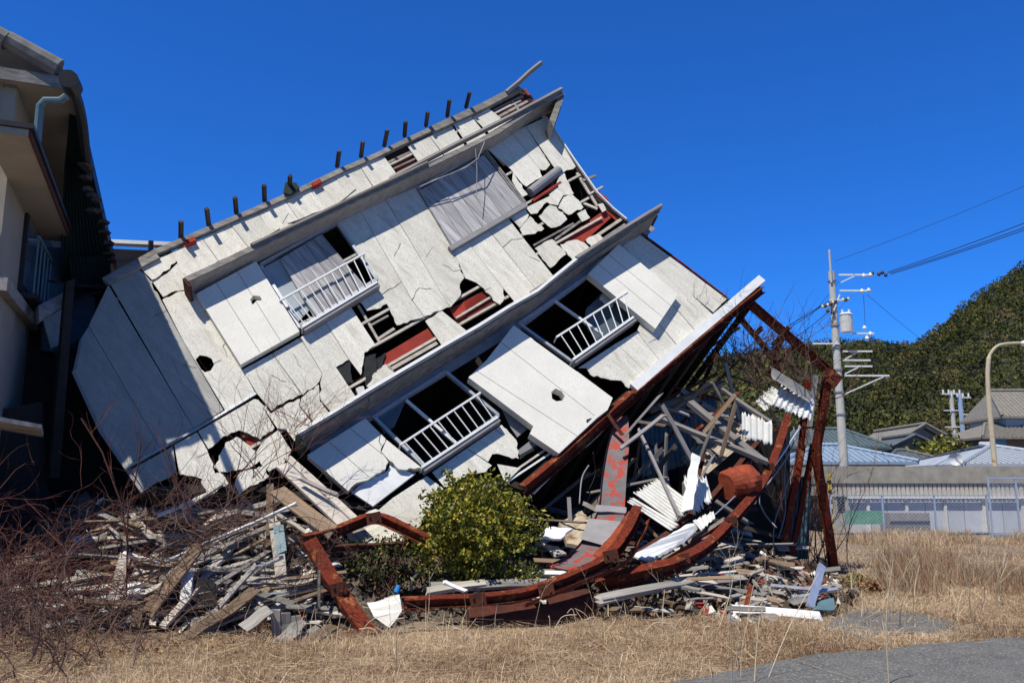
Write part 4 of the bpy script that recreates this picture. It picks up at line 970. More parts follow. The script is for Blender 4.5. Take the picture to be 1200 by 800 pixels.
def scatplank(reg, n, mats, lab, grp, lmin=.3, lmax=1.3, wmin=.03, wmax=.14, dirb=None):
    for p in scatter(reg, n):
        L_ = random.uniform(lmin, lmax) * random.uniform(.6, 1); an = random.uniform(0, math.pi) if dirb is None else random.gauss(dirb, .6)
        d = V((math.cos(an), math.sin(an) * .8, random.uniform(-.25, .45))).normalized()
        a = p - d * L_ * .5; b = p + d * L_ * .5; lift = V((0, 0, random.uniform(0.0, .14)))
        for q in (a, b): q.z = max(q.z, surf(q.x, q.y) + .01)
        plank('splintered_board', a + lift, b + lift, random.uniform(wmin, wmax), random.uniform(.012, .035), random.choice(mats), None, (random.uniform(-.4, .4), -.5, 1), lab, 'board', grp, warp=.005, jag=.05)
wm = [m_wood, m_wood, m_woodl, m_woodb, m_woodb, m_wood, m_woodl, m_wood, m_peg]
scatplank(REG_L, 110, wm + [m_wood, m_woodl], 'splintered weathered board piece strewn over the left rubble', 'board pieces strewn over the left rubble', .5, 1.9, dirb=.6)
scatplank(REG_M, 55, wm, 'splintered weathered board piece strewn under the rusty beams', 'board pieces strewn under the rusty beams', dirb=.2)
scatplank(REG_R, 85, wm + [m_woodb, m_greyp], 'splintered weathered board piece strewn over the right rubble', 'board pieces strewn over the right rubble', .12, .55)
scatplank(REG_I, 45, wm + [m_rustd], 'splintered board piece jammed inside the crushed steel frame', 'board pieces jammed inside the steel frame', .3, 1.2)
for k in range(60):
    x = random.uniform(660, 925); y = random.uniform(455 + max(0, 760 - x) * .9, 650 - max(0, x - 800) * .35); z = 13.2 + (x - 660) / 265 * 2.2 + random.uniform(-.6, 1.2)
    an = random.choice([random.gauss(-.6, .35), random.gauss(.7, .3), random.gauss(1.4, .3)]); L_ = random.uniform(.35, 1.5); d = V((math.cos(an), random.uniform(-.3, .3), math.sin(an))).normalized() * L_ / 2; p = pt(x, y, z)
    for e in (p - d, p + d): 
        if e.z < .1: p.z += .1 - e.z
    plank('splintered_board', p - d, p + d, random.uniform(.02, .09), random.uniform(.012, .04), random.choice([m_wood, m_woodb, m_woodb, m_peg, m_rustd, m_wood, m_greyp, m_rust]), None, (random.uniform(-.5, .5), -1, .4), 'splintered board piece jammed inside the crushed steel frame', 'board', 'board pieces jammed inside the steel frame', warp=.01, jag=.06)
for k in range(9):
    x = random.uniform(690, 900); y = random.uniform(500, 590); z = 13.2 + (x - 660) / 265 * 2.0
    cable([(x, y, z), (x + random.uniform(-12, 12), y + 25, z), (x + random.uniform(-22, 22), y + random.uniform(40, 75), z - .2)], .006, m_wire, 'thin black wire dangling inside the crushed steel frame', 'wire', 'hanging_wire', 'black wires dangling in the steel frame')
def scatfrag(reg, n, mats, lab, grp, smin=.05, smax=.22, name='cladding_chip'):
    for p in scatter(reg, n):
        s = random.uniform(smin, smax); k = random.randint(4, 6); nrm = V((random.uniform(-.5, .5), random.uniform(-.9, .1), 1)).normalized()
        u = nrm.cross(V((1, .3, 0))).normalized(); w = nrm.cross(u); a0 = random.uniform(0, 6)
        ring = [p + V((0, 0, .05)) + (u * math.cos(a0 + 2 * math.pi * i / k) * random.uniform(.6, 1.3) + w * math.sin(a0 + 2 * math.pi * i / k) * random.uniform(.4, 1)) * s for i in range(k)]
        vs = ring + [q - nrm * .018 for q in ring]; fs = [list(range(k)), list(range(k, 2 * k))[::-1]] + [[i, i + k, (i + 1) % k + k, (i + 1) % k] for i in range(k)]
        tag(mesh(name, vs, fs, random.choice(mats)), lab, 'fragment', grp)
scatfrag(REG_L, 90, [m_side_old, m_side, m_side_old, m_greyp, m_rustd, m_black, m_redp], 'small broken fragment of cladding strewn over the left rubble', 'fragments strewn over the left rubble')
scatfrag(REG_M, 40, [m_side, m_greyp, m_rustd, m_pipe, m_dark], 'small broken fragment of cladding strewn under the rusty beams', 'fragments strewn under the rusty beams')
scatfrag(REG_R, 120, [m_side, m_box, m_greyp, m_rustd, m_redp, m_black, m_side_old, m_side_old], 'small broken fragment of cladding strewn over the right rubble', 'fragments strewn over the right rubble', .04, .16)
scatfrag(REG_I, 40, [m_cwhite, m_rust, m_orange, m_greyp], 'small metal fragment jammed inside the crushed steel frame', 'fragments jammed inside the steel frame', .06, .22)
# ================================================================== VEGETATION
# --- dry grass: one mass of blades
def blades(n, xr, yr, keep, hmin, hmax, wid, lean=.6, hmul=None):
    x = rs.uniform(*xr, n); y = rs.uniform(*yr, n); k = keep(x, y); x = x[k]; y = y[k]; n = len(x)
    h = rs.uniform(hmin, hmax, n) * (hmul(x, y) if hmul else 1)
    z = np.array([gh(a, b) for a, b in zip(x, y)]) + np.maximum(0, np.array([mh(a, b) for a, b in zip(x, y)])) * .9
    az = rs.uniform(0, 2 * np.pi, n); ln = np.abs(rs.normal(0, lean, n)); w = wid * rs.uniform(.6, 1.3, n)
    d = np.stack([np.cos(az), np.sin(az)], 1); fa = rs.uniform(0, 2 * np.pi, n); s = np.stack([np.cos(fa), np.sin(fa)], 1) * (w / 2)[:, None]
    b = np.stack([x, y, z], 1)
    def P(t, ws, up):
        c = b.copy(); c[:, :2] += d * (h * ln * t * t)[:, None]; c[:, 2] += h * up
        l = c.copy(); r = c.copy(); l[:, :2] -= s * ws; r[:, :2] += s * ws; return l, r
    ct = 1 / np.sqrt(1 + ln * ln)
    l0, r0 = P(0, 1, -.02); l1, r1 = P(.6, .8, .62 * ct); l2, r2 = P(1.0, .25, .95 * ct * np.where(ln > 1, .55, 1))
    q = np.stack([l0, r0, r1, l1, l1, r1, r2, l2], 1).reshape(-1, 3); return q, np.repeat(rs.uniform(0, 1, n), 2)
m_grass = MR('dry grass', [(0, (.20, .11, .07)), (.25, (.38, .26, .165)), (.6, (.55, .41, .27)), (.9, (.74, .60, .42)), (.95, (.74, .60, .42)), (.97, (.20, .22, .07)), (1, (.14, .19, .05))], .9, .25)
road_y = lambda x: np.interp(x, [e[0] for e in ed], [e[1] for e in ed])
def nz2(x, y, s): return np.array([noise.noise(V((a * s, b * s, 5.1))) for a, b in zip(x, y)])
mhv = np.vectorize(mh)
def keep_front(x, y):
    e = road_y(x); nn = nz2(x, y, 1.3)
    m = (y > e + .05 + .15 * nn) & (mhv(x, y) < .45 + .3 * nn)
    px = (x) / y * 1000 + 600
    thin = (nn + .6 * nz2(x, y, 3.3) > -.45) | (rs.uniform(size=len(x)) < .35)
    lim = np.interp(px, [-400, 0, 200, 500, 800, 900, 1000, 1010, 2000], [10.2, 9.9, 9.7, 10.0, 10.8, 10.9, 13.5, 60, 60])
    patch = (((x - c0.x) / 1.3) ** 2 + ((y - c0.y) / .75) ** 2 > .75 + .5 * nn) | (rs.uniform(size=len(x)) < .22)
    return m & (y < lim + .5 * nn) & patch & thin
hm = lambda x, y: .75 + .6 * nz2(x, y, .8)
q1, r1 = blades(150000, (-7.5, 4.2), (5.2, 11), keep_front, .04, .15, .0065, 2.2, hm)
q2, r2 = blades(85000, (2.0, 9), (7.5, 16), keep_front, .05, .17, .008, 1.9, hm)
def keep_field(x, y):
    px = x / y * 1000 + 600; bare = nz2(x, y, .35) + .5 * nz2(x, y, 1.1)
    side = (px > 985) | ((y > 16.8) & (x > 5.2)); return side & (y > road_y(x)) & (bare > -.10 + .25 * (rs.uniform(size=len(x)) - .5)) & (y < 27.8)
q3, r3 = blades(120000, (4, 22), (12, 28), keep_field, .04, .15, .013, 1.8, hm)
q4, r4 = blades(9000, (10, 22), (24.0, 28.2), lambda x, y: (nz2(x, y, .5) > .0), .2, .5, .016, .6)
q5, r5 = blades(9000, (5.5, 9.5), (13, 20), lambda x, y: (x / y * 1000 + 600 > 1010) & (nz2(x, y, .7) > .12), .2, .5, .012, .35)
r5 = r5 * .25
q6, r6 = blades(5200, (-7.5, 9), (6, 14), lambda x, y: keep_front(x, y) & (nz2(x, y, 1.1) > -.1), .22, .5, .007, 3.2)
q = np.concatenate([q6, q1, q2, q3, q4, q5]); rr_ = np.concatenate([r6 * .5 + .45, r1, r2, r3, r4, r5])
gx_ = q[::8, 0]; gy_ = q[::8, 1]; pn = np.repeat(nz2(gx_, gy_, .55) * .55 + nz2(gx_, gy_, 2.1) * .35, 2)[:len(rr_)]
green_ = rr_ > .965; rr_ = np.where(green_ & (np.repeat(nz2(gx_, gy_, .9), 2)[:len(rr_)] > -.05), rr_, np.clip(rr_ * .8 + .08 + pn * .75, 0, .94))
tag(quads_obj('dry_grass', q, rr_, m_grass, (0, 0, 0)), kind='stuff')
# straw and litter flat on the ground
n = 26000; x = rs.uniform(-7.5, 9, n); y = rs.uniform(5.6, 14, n); k = keep_front(x, y - .1) ; x = x[k]; y = y[k]; n = len(x)
cen = np.stack([x, y, np.array([gh(a, b) for a, b in zip(x, y)]) + .03 + rs.uniform(0, .05, n)], 1); a = rs.uniform(0, np.pi, n)
dv = np.stack([np.cos(a), np.sin(a), rs.normal(0, .15, n)], 1) * rs.uniform(.05, .16, n)[:, None]; sv = np.stack([-np.sin(a), np.cos(a), rs.normal(0, .2, n)], 1) * .0035
tag(quads_obj('straw_litter', np.stack([cen - dv, cen + dv, cen + dv * .9 + sv, cen - dv + sv], 1).reshape(-1, 3), rs.uniform(.3, .9, n), m_grass, (0, 0, 0)), kind='stuff')
# splinters and crumbs over the heap
m_chip = MR('rubble crumbs', [(0, (.03, .022, .016)), (.35, (.08, .06, .045)), (.6, (.16, .125, .10)), (.78, (.14, .045, .028)), (.93, (.28, .24, .20)), (1, (.55, .52, .46))], .95)
x = rs.uniform(-8, 6.5, 30000); y = rs.uniform(8.8, 17.5, 30000); mm = mhv(x, y); k = mm > .03; x = x[k]; y = y[k]; mm = mm[k]; nn_ = len(x)
cen = np.stack([x, y, np.array([gh(a, b) for a, b in zip(x, y)]) + mm + rs.uniform(-.02, .1, nn_)], 1)
tag(quads_obj('rubble_crumbs', leaf_quads(cen, rs.uniform(.03, .2, nn_) ** 1.0, .35), rs.uniform(0, 1, nn_), m_chip, (0, 0, 0)), kind='stuff')
# dead leaves on the rubble
m_dead = MR('dead leaves', [(0, (.14, .05, .025)), (.5, (.30, .15, .07)), (1, (.45, .32, .18))], .9, .2)
pts = [p for p in scatter([(0, 660), (350, 680), (400, 745), (200, 770), (0, 770)], 2200)] + [p for p in scatter(REG_M, 700)] + [p for p in scatter(REG_R, 500)]
cen = np.array([tuple(p) for p in pts]) + np.array([0, 0, .04]); tag(quads_obj('dead_leaves', leaf_quads(cen, rs.uniform(.03, .07, len(cen)), .7), rs.uniform(0, 1, len(cen)), m_dead, (0, 0, 0)), kind='stuff')

# --- evergreen bush
def shrub(name, base, h, w, n, size, mat, barkm, label, cat='bush', nstem=9, seed=1, group=None, flat=.8, lump=.25):
    rr = random.Random(seed); root = empty(name, base, label, cat, group)
    mb = MB()
    for i in range(nstem):
        a = rr.uniform(0, 6.28); e = V((math.cos(a) * w * .38 * rr.random(), math.sin(a) * w * .38 * rr.random(), h * rr.uniform(.6, .92)))
        m1 = e * .5 + V((rr.uniform(-.1, .1), rr.uniform(-.1, .1), 0)); mb.tube([base, base + m1, base + e], [.022 * h / 1.3, .014 * h / 1.3, .006], 5)
    mb.build('stem', barkm, root, V(base))
    u = rand_unit(n); rad = rs.uniform(0, 1, n) ** .33
    c = u * rad[:, None]; lp = np.array([noise.noise(V(tuple(v * 2.2)) + V((seed * 3.1, 0, 0))) for v in u]) + .45 * np.array([noise.noise(V(tuple(v * 5.5)) + V((seed, 4, 0))) for v in u])
    c *= (1 + lump * 1.6 * lp)[:, None]
    cc = c * np.array([w / 2, w / 2 * .9, h * .5 * flat]) + np.array(base) + np.array([0, 0, h * .55])
    keep = cc[:, 2] > base.z + .05; gp_ = np.array([noise.noise(V(tuple(v)) * 5.0) for v in cc]); keep &= (gp_ > -.26)
    cc = cc[keep]; quads_obj('foliage', leaf_quads(cc, rs.uniform(.7, 1.3, len(cc)) * size, .5, (0, 0, .5)), rs.uniform(0, 1, len(cc)), mat, base, root)
    return root
m_leaf = MR('evergreen leaves', [(0, (.03, .045, .012)), (.35, (.09, .115, .02)), (.6, (.23, .235, .03)), (.85, (.46, .41, .06)), (.97, (.60, .48, .08)), (1, (.34, .14, .04))], .4, .3)
m_leafd = MR('dark small leaves', [(0, (.02, .03, .014)), (.5, (.05, .065, .022)), (.85, (.11, .11, .04)), (.95, (.30, .26, .05)), (1, (.20, .07, .03))], .6, .2)
m_green = MR('green weeds', [(0, (.04, .09, .02)), (.6, (.07, .17, .03)), (1, (.14, .24, .05))], .6, .3)
bb = pt(556, 712, 10.9); bb.z = .2
shrub('evergreen_bush', bb, 1.62, 1.56, 14500, .066, m_leaf, m_bark, 'rounded evergreen bush with yellow green leaves growing in front of the lower storey', seed=3, lump=.30)
bb = pt(445, 706, 10.6); bb.z = .15
shrub('leafy_shrub', bb, .95, .95, 1700, .05, m_leafd, m_twigr, 'sparse dark shrub with reddish twigs and few yellow leaves behind the slanting channel', nstem=14, seed=5, lump=.3)
bb = pt(612, 700, 10.6); bb.z = .25
shrub('leafy_shrub', bb, .5, .55, 900, .045, m_leaf, m_bark, 'low yellowish shrub at the right foot of the big evergreen bush', nstem=5, seed=8)
bb = pt(1000, 692, 13.2); bb.z = .02
shrub('green_weed', bb, .3, .5, 420, .05, m_leaf, m_bark, 'small green weed tuft right of the right rubble', nstem=6, seed=9, cat='weed')
bb = pt(1020, 698, 12.8); bb.z = .02
shrub('dead_leaf_clump', bb, .25, .42, 500, .06, m_dead, m_bark, 'brown clump of dead curled leaves in the dry grass', nstem=6, seed=10, cat='plant')
for (x, y, z, s, lab) in [(110, 738, 9.5, .26, 'bright green weed under the long white board'), (104, 752, 9.2, .16, 'smaller bright green weed nearest the bottom left corner')]:
    b_ = pt(x, y, z); b_.z = surf(b_.x, b_.y) ; shrub('green_weed', b_, s * .6, s, 160, .045, m_green, m_bark, lab, nstem=3, seed=int(x), cat='weed')

# --- bare twiggy growth
def twigs(mb, base, d, L_, r, depth, rr, bend=.25, nch=3, seg=4, spread=.7, drop_=0.0):
    pts = [base]; dd = d.normalized()
    for i in range(seg):
        dd = (dd + V((rr.uniform(-1, 1), rr.uniform(-1, 1), rr.uniform(-1, 1))) * bend + V((0, 0, -drop_))).normalized(); pts.append(pts[-1] + dd * L_ / seg)
    mb.tube(pts, [r * (1 - .6 * i / seg) for i in range(seg + 1)], 3 if depth < 2 else 4, cap=False)
    if depth > 0:
        for k in range(nch):
            i = rr.randint(1, seg); nd = (dd + V((rr.uniform(-1, 1), rr.uniform(-1, 1), rr.uniform(-.5, 1))) * spread).normalized()
            twigs(mb, pts[i], nd, L_ * rr.uniform(.45, .75), r * .55, depth - 1, rr, bend, nch, seg, spread, drop_)
def bare(name, base, n, L_, r, depth, mat, label, cat, seed, d=V((0, 0, 1)), fan=.7, group=None, **k):
    rr = random.Random(seed); mb = MB(); base = V(base)
    for i in range(n): twigs(mb, base + V((rr.uniform(-.15, .15), rr.uniform(-.15, .15), 0)) * n * .2, d + V((rr.uniform(-1, 1), rr.uniform(-1, 1), 0)) * fan, L_ * rr.uniform(.7, 1.1), r, depth, rr, **k)
    return tag(mb.build(name, mat, None, base), label, cat, group)
for i, (x, y, z, L_, lab) in enumerate([(10, 700, 9.3, 1.0, 'tangled red brown bramble at the far left edge'), (50, 720, 9.0, .9, 'tangled bramble in front of the dark gap between the houses'),
        (85, 690, 9.8, .85, 'bramble thicket beside the long white board'), (30, 775, 8.0, .7, 'low bramble in the bottom left corner'), (-25, 640, 10.2, 1.2, 'tall bramble against the neighbouring house wall'), (80, 790, 7.9, .55, 'dark low bramble along the straw at bottom left'),
  (35, 660, 10.0, 1.25, 'tallest dark red bramble in front of the cream wall foot'), (0, 740, 8.6, .9, 'dark bramble clump at the left edge above the straw')]):
    b_ = pt(x, y, z); b_.z = surf(b_.x, b_.y); bare('bramble', b_, 27, L_, .008, 2, [m_twigr, m_bark][i % 2], lab, 'bramble', 20 + i, bend=.4, drop_=.10, fan=1.0, spread=1.0)
def sapling(pxs, z, lab, seed, r=.012):
    rr = random.Random(seed); mb = MB(); b_ = pt(*pxs[0], z); 
    mb0 = [pt(x, y, z - .2 * i * 0) for i, (x, y) in enumerate(pxs)]
    mb.tube(mb0, [r * (1 - .5 * i / len(mb0)) for i in range(len(mb0))], 4)
    for i in range(1, len(mb0)):
        for k in range(3): twigs(mb, mb0[i - 1].lerp(mb0[i], rr.random()), V((rr.uniform(-1, 1), rr.uniform(-.4, .4), 1.2)), .45, r * .4, 1, rr, .15, 3)
    return tag(mb.build('sapling', m_twigr, None, b_), lab, 'sapling')
sapling([(150, 640), (142, 590), (120, 530), (95, 490)], 10.0, 'bare sapling with two leaning stems in front of the dark wall corner', 1)
sapling([(148, 700), (150, 600), (162, 545), (165, 520)], 9.8, 'slender bare sapling left of the diagonal metal flashing', 2, .010)
sapling([(240, 650), (222, 600), (205, 560), (192, 520)], 9.9, 'bare stem crossing the broken cladding corner', 3, .010)
bare('dead_vine', pt(300, 560, 11.2), 14, 1.15, .006, 2, m_twigr, 'dead red vine spreading over the broken cladding', 'vine', 40, fan=1.0, spread=.9, d=V((.2, 0, 1)))
bare('dead_vine', pt(350, 500, 12.0), 9, .8, .005, 2, m_twigr, 'faint dead vine climbing above the mid eave corner', 'vine', 41, fan=1.2, spread=.9, d=V((-.1, 0, .7)))
for i, (x, y, z, n) in enumerate([(220, 620, 10.4, 22), (260, 640, 10.3, 18), (290, 610, 10.6, 16), (190, 660, 10.0, 16), (330, 690, 9.7, 12), (240, 720, 9.5, 14)]):
    b_ = pt(x, y, z); bare('dead_brushwood', b_, n, .75, .006, 2, m_bark, 'tangle of dead grey twigs lying over the left rubble', 'brushwood', 50 + i, fan=1.6, spread=1.1, d=V((.2, -.2, .5)), bend=.35, group='twig tangles over the left rubble')
bare('dead_creeper', pt(905, 450, 16.3), 26, 1.25, .011, 2, m_bark, 'grey leafless creeper tangled in the top of the steel frame', 'creeper', 60, fan=1.4, spread=1.0, d=V((-.7, 0, .7)), bend=.4)
bare('dead_creeper', pt(880, 430, 16.6), 22, 1.1, .011, 2, m_bark, 'leafless creeper showing against the sky under the steel corner', 'creeper', 61, fan=1.2, spread=1.0, d=V((-.2, 0, 1)), bend=.4)
bare('dead_creeper', pt(945, 470, 16.9), 16, .9, .010, 2, m_bark, 'leafless creeper hanging beside the right steel post', 'creeper', 62, fan=1.2, spread=1.0, d=V((-.4, 0, .4)), bend=.4)
bare('bare_shrub', pt(948, 660, 17.5), 22, 1.6, .012, 2, m_bark, 'bare grey shrub behind the blue green wall sheet', 'shrub', 63, fan=.5, spread=.6, d=V((.1, 0, 1)))
for i, (x, y) in enumerate([(812, 350), (835, 358), (845, 372)]):
    bare('roof_weed', FP.hit(x + 8, y, .02), 5, .32, .004, 1, m_bark, 'dry twig tuft growing at the right edge of the lower wall', 'weed', 70 + i, group='dry tufts on the lower wall edge')
# tall dry stalks in the foreground
def stalk(x, y, z, tipx, tipy, r, lab, seed, grp=None, br=2):
    rr = random.Random(seed); b_ = pt(x, y, z); b_.z = max(b_.z, -.02) if y < 760 else b_.z
    if b_.z > .3: b_.z = surf(b_.x, b_.y)
    t = pt(tipx, tipy, z + rr.uniform(-.2, .2)); m1 = b_.lerp(t, .5) + V((rr.uniform(-.05, .05), 0, 0)); mb = MB().tube(smooth_path([b_, m1, t], 4), [r] * 5 + [r * .7] * 3 + [r * .4], 4)
    for k in range(br): twigs(mb, b_.lerp(t, rr.uniform(.6, .95)), V((rr.uniform(-1, 1), 0, 1.1)), .28, r * .45, 1, rr, .12, 3)
    return tag(mb.build('dry_stalk', m_straw, None, b_), lab, 'dry stalk', grp)
SG = 'tall dry stalks in the foreground'; SL = 'thin pale dry stalk standing in the straw before the rubble'
for i, a in enumerate([(858, 800, 7.0, 855, 640), (868, 800, 7.2, 880, 715), (861, 790, 7.4, 868, 668), (884, 798, 7.0, 890, 720), (840, 742, 9.6, 862, 655), (875, 745, 9.7, 884, 680), (886, 742, 9.6, 892, 690), (618, 762, 9.0, 634, 700), (682, 755, 9.2, 696, 700), (722, 740, 9.8, 730, 705), (777, 742, 10, 779, 690),
                       (455, 760, 9.0, 458, 735), (500, 700, 9.6, 503, 668), (470, 760, 8.9, 470, 700), (355, 775, 8.8, 357, 725), (900, 795, 7.2, 960, 670), (1040, 700, 12, 1046, 660), (820, 735, 9.8, 812, 700)]):
    stalk(*a, .004 if a[2] < 8 else .005, SL, 100 + i, SG, 1)
stalk(1042, 800, 6.9, 1047, 655, .006, 'branching dry weed standing alone before the road edge', 140, None, 7)
for i in range(26):
    x = random.uniform(1000, 1195); y = random.uniform(650, 735); b_ = ground_at(x, y); z = (b_ - CAM).dot(_f)
    stalk(x, y, z, x + random.uniform(-8, 8), y - random.uniform(300, 620) / z, .006, 'thin reddish dry stalk standing in the field of dry grass', 200 + i, 'dry stalks in the grass field', 2)
for i in range(22):   # bent straw arcs near rubble front
    x = random.choice([random.uniform(380, 520), random.uniform(640, 860)]); y = random.uniform(735, 765); b_ = ground_at(x, y); rr = random.Random(i)
    w = rr.uniform(-.4, .4); pts_ = smooth_path([b_, b_ + V((w * .4, 0, .22)), b_ + V((w, 0, .16 + rr.uniform(-.1, .15)))], 4)
    tag(MB().tube(pts_, .004, 4).build('bent_stalk', m_straw, None, b_), 'bent dry stalk arching in the straw at the rubble front', 'dry stalk', 'bent stalks at the rubble front')

# ================================================================== NEIGHBOURING HOUSE, LEFT
VPX = 196
dd_ = ray(VPX, 572); dd_ = V((dd_.x, dd_.y, 0)).normalized()          # along its side wall, away
nn_ = V((dd_.y, -dd_.x, 0))                                          # outward (right)
C0 = pt(13, 400, 11.9); C0.z = 0; HO = .45
SW = Plane(C0, nn_)                                                  # side wall plane
GW = Plane(C0, -dd_)                                                 # gable wall plane
nb = empty('neighbouring_house', C0, 'cream rendered two storey house with broken tiled eave at the left edge', 'house')
def at(s, o, z): return C0 + dd_ * s + nn_ * o + V((0, 0, z))        # along, outward, up
tE = pt(84, 98, 11.2); EO = (tE - C0).dot(nn_); sE = (tE - C0).dot(dd_); zE = tE.z
print('EAVE', tE, sE, zE)
def bx3(name, s0, s1, o0, o1, z0, z1, mat, parent=None, label=None):
    c = at((s0 + s1) / 2, (o0 + o1) / 2, (z0 + z1) / 2)
    return tag(MB().box(c, dd_ * (s1 - s0) / 2, nn_ * (o1 - o0) / 2, V((0, 0, (z1 - z0) / 2))).build(name, mat, parent or nb), label)
LEN = 8.5
bx3('wall', sE + .2, LEN, -.15, 0, 0, zE - .1, m_cream)
bx3('wall', sE + .203, sE + .35, -7, -.151, 0, zE - .05, m_cream)
bx3('wall', LEN - .15, LEN, -7, -.151, 0, zE - .1, m_cream)
bx3('soffit', sE + .02, LEN, .0, EO, zE - .06, zE - .01, m_cream)
bx3('soffit', sE + .02, sE + .2, -7, -.0, zE - .055, zE - .0, m_cream)
bx3('fascia', sE + .02, LEN, EO, EO + .03, zE - .12, zE + .08, m_dkmet)
# pitched roof rising to the left
rise = .42
mb = MB(); a = at(sE, EO - .06, zE + .05); b = at(LEN, EO - .06, zE + .05); c = at(LEN, -6, zE + .05 + (EO + 6) * rise); d = at(sE, -6, zE + .05 + (EO + 6) * rise)
nr = (b - a).cross(d - a).normalized(); nr = nr if nr.z > 0 else -nr
mb.add([a, b, c, d, a + nr * .1, b + nr * .1, c + nr * .1, d + nr * .1], [(0, 1, 2, 3), (7, 6, 5, 4), (0, 4, 5, 1), (1, 5, 6, 2), (2, 6, 7, 3), (3, 7, 4, 0)])
rf = mb.build('roof', m_tile, nb)
for k in range(30):
    s = sE + .2 + k * .27
    if s < LEN: MB().tube([at(s, EO - .05, zE + .17), at(s, -5.9, zE + .17 + (EO + 5.9) * rise)], .06, 7).build('tile_roll', m_tile, rf)
for k in range(9):                                                       # verge caps
    o0 = EO - .16 - k * .62; p = at(sE - .02, o0, zE + .10 + (EO - o0) * rise); q = at(sE - .02, o0 - .64, zE + .13 + (EO - o0 + .64) * rise)
    MB().tube([p, p.lerp(q, .96)], [.13, .115], 10).build('verge_tile', m_tile, rf)
bx3('barge_board', sE - .04, sE - .01, -6.5, EO, zE - .10, zE + .06, m_wood)
# the torn, sagging eave edge with gutter
gl = [(84, 100), (91, 118), (96, 140), (99, 165), (101, 190), (103, 207)]
gp3 = [SW.hit(x, y, EO + .1) for x, y in gl]
MB().tube(smooth_path(gp3, 4), .065, 8).build('gutter', m_dkmet, nb)
MB().tube([SW.hit(80, 92, EO + .1), SW.hit(86, 104, EO + .12)], .11, 10).build('gutter_funnel', m_dkmet, nb)
dp = MB().tube([pt(78, 113, 11.1), pt(70, 118, 11.1), pt(52, 118, 11.0), pt(47, 124, 11.0), pt(42, 180, 11.0)], .05, 10).build('downpipe', m_pipe, nb)
MB().tube([pt(42, 180, 11.0), pt(40, 186, 11.0), pt(30, 187, 10.95), pt(-60, 192, 10.4)], .045, 8).build('downpipe', m_pipe, nb)
# lower hood along the wall
h1 = SW.hit(34, 152, HO); sh = (h1 - C0).dot(dd_); zh = h1.z; s2 = (SW.hit(83, 276, HO) - C0).dot(dd_)
hd = bx3('window_hood', sh, s2, 0.001, HO, zh - .08, zh + .0, m_cream)
bx3('hood_roof', sh - .04, s2 + .05, .002, HO + .05, zh + .003, zh + .06, m_dkmet, hd)

bx3('hood_edge', sh, s2, HO + .001, HO + .02, zh - .09, zh, m_rustd, hd)
# window with balcony
wz0 = SW.hit(24, 345, 0).z; wz1 = SW.hit(32, 235, 0).z; ws0 = .05; ws1 = (SW.hit(72, 380, 0) - C0).dot(dd_)
wn_ = bx3('window', ws0, ws1, .002, .05, wz0, wz1, m_dkmet)
bx3('glass', ws0 + .1, (ws0 + ws1) / 2 - .05, .051, .058, wz0 + .1, wz1 - .1, m_glass, wn_); bx3('glass', (ws0 + ws1) / 2 + .05, ws1 - .1, .051, .058, wz0 + .1, wz1 - .1, m_glass, wn_)
rl = bx3('balcony_rail', ws0 - .1, ws1 + .1, .20, .24, wz0 + .75, wz0 + .79, m_pipe)
for k in range(16):
    s = ws0 - .08 + (ws1 - ws0 + .16) * k / 15; bx3('baluster', s, s + .02, .21, .23, wz0 - .05, wz0 + .75, m_pipe, rl)
bx3('balcony_floor', ws0 - .1, ws1 + .1, .01, .26, wz0 - .12, wz0 - .05, m_dkmet, rl)
bx3('floor_band', sE + .2, LEN, .003, .12, wz0 - .32, wz0 - .15, m_wood)
for k, (x, y) in enumerate([(60, 330), (66, 345), (58, 360)]):
    p = SW.hit(x, y, .3); plank('broken_board', p, p + V((.5, .8, .1 + .2 * k)), .18, .03, m_dark, nb)
bx3('end_wall', 4.0, 4.1, .0, .5, wz0 - 1.0, zE - .3, m_cream)
# torn roof behind: dark green corrugated sheets hanging at the eave end
tr = empty('torn_roof', at(4.5, .9, zE - 1), 'dark green corrugated roof torn open between the two houses', 'roof')
def trp(px, py, z): return pt(px, py, z)
for i, q in enumerate([[(76, 185, 12.9), (104, 200, 13.2), (131, 305, 14.6), (70, 330, 13.6)], [(80, 300, 13.5), (128, 300, 13.9), (133, 345, 14.2), (86, 350, 13.6)], [(84, 108, 11.7), (98, 150, 12.3), (103, 215, 13.2), (76, 190, 12.6)]]):
    corr('roof_sheet', [trp(*v) for v in q], 12, .025, m_cgreen, tr, jag=.05, nl=6)
edge_ = smooth_path([trp(x, y, z) for x, y, z in [(101, 190, 12.3), (104, 212, 12.6), (111, 228, 12.8), (113, 244, 13), (122, 258, 13.3), (127, 282, 13.7), (131, 306, 14.0)]], 4)
for p in edge_[::2]:
    MB().box(p + V((random.uniform(-.06, .02), 0, random.uniform(-.05, .05))), V((random.uniform(.02, .06), .02, .01)), V((0, .08, 0)), V((.01, .0, random.uniform(.01, .035)))).build('torn_edge', m_dkmet, tr)
